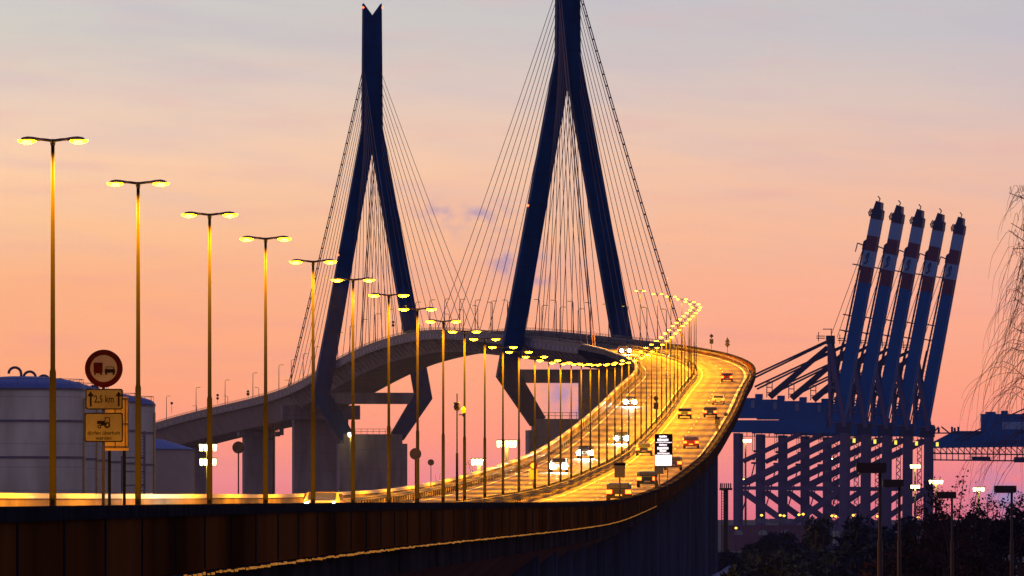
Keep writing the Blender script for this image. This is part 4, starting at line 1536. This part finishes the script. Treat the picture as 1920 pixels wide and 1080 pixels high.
# warm lamps low on the quay
for i, (x, y) in enumerate(((1463, 966), (1470, 967), (1498, 965), (1506, 964), (1428, 966), (1560, 967), (1567, 968), (1600, 966), (1645, 968), (1722, 970), (1380, 990), (1342, 1026))):
    kk = 2870 / F
    r = empty('quay_lamp', ((x - 960) * kk, 2870, 0), 0, 'small amber quay lamp, %s from the left below the cranes' % ordw(sorted([1463, 1470, 1498, 1506, 1428, 1560, 1567, 1600, 1645, 1722, 1380, 1342]).index(x) + 1), 'lamp', 'small amber lamps on the quay')
    zt = CZ + (HY - y) * kk
    g = MB(); g.tube([(0, 0, 0), (0, 0, max(.4, zt))], .1, 6); g.build('post', M_DARK, r)
    g = MB(); g.lathe([(.15, -.4), (.55, 0), (.15, .35)], (0, 0, max(.6, zt)), 10); g.build('lamp', mat('amber_quay_light', (1, .6, .1), .4, emit=(1, .55, .06), es=3.0), r)
# railed lookout platform on a post, left of the crane legs
kk = 1500 / F
r = empty('lookout_mast', ((1361 - 960) * kk, 1500, 0), 0, 'dark post with railed top platform beside the leftmost crane leg', 'mast')
zq = lambda y: CZ + (HY - y) * kk
g = MB(); g.tube([(0, 0, 0), (0, 0, zq(917))], .42, 8); g.build('mast', M_DARK, r)
g = MB(); g.box((0, 0, zq(917)), (24 * kk, 2, 4 * kk))
for x in (-10, -7, -3, 1, 5, 9): g.beam((x * kk, 0, zq(915)), (x * kk, 0, zq(906)), .22)
g.build('platform', M_DARK, r)
g = MB()
for x in (-8, -3): g.beam((x * kk, 0, 0), (x * kk, 0, zq(917)), .14)
for y in range(920, 1080, 5): g.beam((-8 * kk, 0, zq(y)), (-3 * kk, 0, zq(y)), .09)
g.build('ladder', M_CD, r)
# blue pipe lying at the bottom
kk = 900 / F
r = MB(); r.tube([P(1335, 1085, 900), P(1350, 1078, 904), P(1368, 1066, 908)], .33, 10)
tag(r.build('blue_pipe', mat('pipe_blue', (.09, .13, .36), .5)), 'pale blue pipe end low at the foot of the viaduct', 'pipe')

# ------------------------------------------------------------------ unlit box lamps in the foreground
M_BOXL = mat('brown_box_lamp', (.045, .022, .02), .6)
BL = [(1650, 877, 46, 18, 260, 'largest dark box-headed park lamp, leftmost of four'), (1686, 906, 32, 14, 330, 'box-headed park lamp just right of the largest one'),
      (1785, 928, 30, 12, 400, 'faint brown box-headed park lamp in front of the bare tree'), (1897, 917, 34, 13, 360, 'box-headed park lamp nearest the right edge')]
for (px, py, w, h, D, lb) in BL:
    kk = D / F
    r = empty('park_lamp', ((px - 960) * kk, D, 0), 0, lb, 'park lamp', 'unlit box-headed park lamps')
    z = CZ + (HY - py) * kk
    g = MB(); g.lathe([(.085, 0), (.08, z - 2.2), (.055, z - 2.15), (.05, z)], n=10); g.build('pole', M_BOXL, r, True)
    g = MB()
    cx_ = -w * kk * .36
    g.prism(rounded(w * kk * 1.22, h * kk, .03), lambda p: Vector((cx_ + p[0], -.22, z + p[1])), lambda p: Vector((cx_ + p[0], .22, z + p[1])))
    hd = g.build('lamp_head', M_BOXL, r)
    g = MB(); g.box((cx_, 0, z - h * kk / 2 - .012), (w * kk * 1.05, .36, .02)); g.build('lamp_glass', mat('unlit_glass', (.12, .09, .08), .3), hd)

# ------------------------------------------------------------------ vegetation
M_LEAFB = mat('night_blue_foliage', (0.020, 0.036, 0.085), 0.95, noise=.4, scale=.4, spec=0.0)
M_LEAFP = mat('dusk_purple_twigs', (0.045, 0.028, 0.034), 0.95, noise=.4, scale=.4, spec=0.0)
M_BARK = mat('dusk_bark', (0.05, 0.028, 0.028), 0.9)


def shrub(px, D, top_y, wpx, m, label, seed, dens=2600, leaf=.16, core=True, name='dense_shrub', cat='shrub', low=0.0, grp='dark trees and shrubs below the cranes'):
    rnd = random.Random(seed)
    kk = D / F
    H = CZ + (HY - top_y) * kk
    R = wpx / 2 * kk
    r = empty(name, ((px - 960) * kk, D, 0), 0, label, cat, grp)
    tr = MB()
    for q in range(7):
        a = rnd.uniform(0, 6.28); rr = R * rnd.uniform(.1, .6)
        tr.tube([(rr * .1 * math.cos(a), rr * .1 * math.sin(a), 0), (rr * .5 * math.cos(a), rr * .5 * math.sin(a), H * .45), (rr * math.cos(a), rr * math.sin(a), H * .85)], [.16, .09, .03], 5)
    tr.build('trunk', M_BARK, r)
    g = MB()
    lobes = []
    for q in range(14):
        a = rnd.uniform(0, 6.28); rr = R * math.sqrt(rnd.random()) * .8
        zz_ = H * rnd.uniform(.25, .86)
        s_ = rnd.uniform(.22, .38) * R
        s_ = min(s_, H - zz_ + .1)
        lobes.append((rr * math.cos(a), rr * math.sin(a) * .7, zz_, max(s_, .3)))
    lobes.append((0, 0, H - .3 * R, .3 * R))
    for q in range(dens):
        lx, ly, lz, ls = lobes[rnd.randrange(len(lobes))]
        v = Vector((rnd.gauss(0, 1), rnd.gauss(0, 1), rnd.gauss(0, 1))).normalized() * ls * (rnd.random() ** .45) * 1.08
        p = Vector((lx + v.x * 1.1, ly + v.y, lz + v.z * 1.1))
        if p.z < 0: continue
        a = Vector((rnd.gauss(0, 1), rnd.gauss(0, 1), rnd.gauss(0, 1))).normalized()
        b = a.cross(Vector((rnd.gauss(0, 1), rnd.gauss(0, 1), rnd.gauss(0, 1)))).normalized()
        s1 = leaf * rnd.uniform(.6, 1.5)
        g.add([p - a * s1, p + b * s1 * .35, p + a * s1, p - b * s1 * .35], [(0, 1, 2, 3)])
    # fine twigs sticking out of the top
    for q in range(90):
        lx, ly, lz, ls = lobes[rnd.randrange(len(lobes))]
        v = Vector((rnd.gauss(0, .8), rnd.gauss(0, .5), abs(rnd.gauss(0, 1)) + .3)).normalized()
        p = Vector((lx, ly, lz)) + v * ls * .7
        g.tube([p, p + v * ls * .35 + Vector((0, 0, .1)), p + v * ls * rnd.uniform(.55, .9)], [.03, .02, .006], 3, caps=False)
    g.build('crown', m, r)
    return r


sh = [(1365, 1350, 1036, 80, 'B', 'low dark shrub at the foot of the viaduct wall'), (1425, 1250, 1020, 120, 'B', 'low dark shrub below the railed platform mast'),
      (1475, 1150, 1000, 120, 'B', 'dark blue shrub under the second crane'), (1535, 1000, 972, 160, 'B', 'dark blue tree mound below the middle crane legs'),
      (1610, 900, 968, 170, 'B', 'dark blue tree mound behind the largest park lamp'), (1470, 700, 1030, 200, 'B', 'broad dark thicket at the bottom, left of the park lamps'),
      (1575, 640, 1010, 220, 'B', 'broad dark thicket directly left of the largest park lamp pole'), (1700, 800, 972, 150, 'B', 'dark tree between the two largest park lamps'),
      (1760, 700, 965, 170, 'P', 'purple-brown thicket under the sparse tree'), (1830, 620, 962, 170, 'P', 'purple-brown thicket left of the right-edge park lamp'),
      (1905, 600, 955, 170, 'P', 'purple-brown thicket in the bottom right corner'), (1690, 520, 1015, 220, 'P', 'low brown thicket at the bottom behind two lamp poles'),
      (1820, 480, 1010, 240, 'P', 'low brown thicket at the bottom right'), (1930, 470, 1000, 160, 'P', 'low brown thicket cut by the right edge'),
      (1390, 560, 1062, 160, 'B', 'low dark scrub in the bottom strip beside the wall')]
for i, (px, D, ty, w, c, lb) in enumerate(sh):
    shrub(px, D, ty, w, M_LEAFB if c == 'B' else M_LEAFP, lb, 100 + i, dens=4200, leaf=.34 * D / 800)


def bare_tree(px, D, top_y, wpx, label, seed, dens=900, m=M_LEAFP):
    rnd = random.Random(seed)
    kk = D / F
    H = CZ + (HY - top_y) * kk
    R = wpx / 2 * kk
    r = empty('bare_tree', ((px - 960) * kk, D, 0), 0, label, 'tree', 'sparse winter trees')
    tr = MB(); tips = []
    tr.tube([(0, 0, 0), (.1, 0, H * .35), (0, 0, H * .6)], [.22, .15, .09], 7)
    for q in range(26):
        z0 = H * rnd.uniform(.3, .62); a = rnd.uniform(0, 6.28)
        e = Vector((math.cos(a) * R * rnd.uniform(.4, 1), math.sin(a) * R * rnd.uniform(.4, 1) * .8, min(H, z0 + H * rnd.uniform(.12, .45))))
        mid = Vector((0, 0, z0)).lerp(e, .5) + Vector((rnd.uniform(-.3, .3), 0, .3))
        tr.tube([(0, 0, z0), mid, e], [.07, .04, .015], 4, caps=False); tips.append((mid, e))
        for w in range(5):
            f = rnd.uniform(.3, 1); p = mid.lerp(e, f)
            e2 = p + Vector((rnd.uniform(-1, 1) * R * .3, rnd.uniform(-1, 1) * R * .3, rnd.uniform(.1, .8) * R * .35))
            tr.tube([p, e2], [.02, .008], 3, caps=False); tips.append((p, e2))
    tr.build('trunk', M_BARK, r)
    g = MB()
    for q in range(dens):
        a_, b_ = tips[rnd.randrange(len(tips))]
        p = a_.lerp(b_, rnd.uniform(.2, 1.1)) + Vector((rnd.gauss(0, .22), rnd.gauss(0, .22), rnd.gauss(0, .22)))
        a = Vector((rnd.gauss(0, 1), rnd.gauss(0, 1), rnd.gauss(0, 1))).normalized()
        b = a.cross(Vector((rnd.gauss(0, 1), rnd.gauss(0, 1), rnd.gauss(0, 1)))).normalized()
        s1 = .075 * rnd.uniform(.6, 1.6) * D / 500
        g.add([p - a * s1, p + b * s1 * .6, p + a * s1, p - b * s1 * .6], [(0, 1, 2, 3)])
    g.build('crown', m, r)


bare_tree(1790, 560, 898, 120, 'sparse tree with clumped dry leaves right of the cranes', 1, 2200)
bare_tree(1745, 640, 925, 100, 'smaller sparse tree beside the two-tier floodlight', 2, 1800)
bare_tree(1840, 600, 935, 110, 'low sparse tree left of the right-edge park lamp', 3, 1500)
bare_tree(1895, 640, 930, 90, 'sparse blue-dark tree at the right edge', 4, 1500, M_LEAFB)
bare_tree(905, 1240, 850, 70, 'tiny bare tree above the far parapet beside the left middle floodlight', 5, 60)
bare_tree(830, 1240, 890, 60, 'tiny bare tree just above the far parapet', 6, 60)

# weeping willow reaching in from the right edge
rnd = random.Random(21)
D = 420.0; kk = D / F
r = empty('weeping_willow', ((2010 - 960) * kk, D, 0), 0, 'bare weeping willow whose drooping twigs reach in from the right edge', 'tree')
W2 = lambda x, y, dd=0.0: Vector(((x - 2010) * kk, dd, CZ + (HY - y) * kk))
g = MB()
a = W2(2010, 1000); a.z = 0
g.tube([a, W2(2010, 900), W2(2005, 650), W2(2000, 420)], [.32, .26, .18, .06], 8)
limbs = []
for q in range(30):
    y0 = rnd.uniform(430, 900)
    x1 = rnd.uniform(1890, 1965); y1 = y0 - rnd.uniform(20, 110)
    dd = rnd.uniform(-2.5, 2.5)
    pts = [W2(2006, y0 + 30), W2(1985, y0 - 20, dd * .4), W2((x1 + 1975) / 2, (y0 + y1) / 2 - 25, dd * .7), W2(x1, y1, dd)]
    g.tube(pts, [.05, .04, .028, .014], 5, caps=False)
    limbs.append(((x1, y1, dd), pts))
g.build('trunk', M_BARK, r)
g = MB()
for q in range(250):
    (x1, y1, dd), pts = limbs[rnd.randrange(len(limbs))]
    f = rnd.uniform(.35, 1)
    sx_ = 1985 + (x1 - 1985) * f + rnd.uniform(-6, 6); sy_ = y1 + (1 - f) * 40 + rnd.uniform(-12, 12)
    if rnd.random() < .55:
        reach = rnd.uniform(20, 60) + (max(0, sy_ - 450) * .22)
    else:
        reach = rnd.uniform(-25, 20)
    drop = rnd.uniform(40, 210)
    if sy_ < 420: drop *= .45
    x2 = sx_ - reach
    x2 = max(x2, 1785 + rnd.uniform(0, 25) if sy_ + drop > 620 else 1835 + rnd.uniform(0, 30))
    dd2 = dd + rnd.uniform(-1, 1)
    pts = []
    rise = rnd.uniform(5, 32)
    for j in range(9):
        t = j / 8.0
        x = sx_ + (x2 - sx_) * (1 - (1 - t) ** 1.7) + math.sin(t * 9 + q) * 1.2
        y = sy_ - rise * math.sin(min(1, t * 2.2) * math.pi) * (1 - t) + drop * t ** 2.0
        pts.append(W2(x, y, dd + (dd2 - dd) * t))
    g.tube(pts, [.013 * (1 - .6 * j / 8) for j in range(9)], 3, caps=False)
g.build('twigs', mat('willow_twig', (.16, .05, .04), .8), r)
r['label'] = 'bare weeping willow whose drooping twigs reach in from the right edge'

# ------------------------------------------------------------------ the evening haze
HZ = True
if HZ:
    g = MB()
    g.box((0, 2000, 64), (2600, 4200, 130))
    hm = bpy.data.materials.new('evening_haze')
    hm.use_nodes = True
    t = hm.node_tree
    t.nodes.clear()
    vo = t.nodes.new('ShaderNodeVolumePrincipled')
    vo.inputs['Color'].default_value = (0.45, 0.55, 0.95, 1)
    vo.inputs['Density'].default_value = 0.000035
    vo.inputs['Anisotropy'].default_value = 0.3
    ou = t.nodes.new('ShaderNodeOutputMaterial')
    t.links.new(vo.outputs[0], ou.inputs['Volume'])
    tag(g.build('haze', hm), kind='stuff')
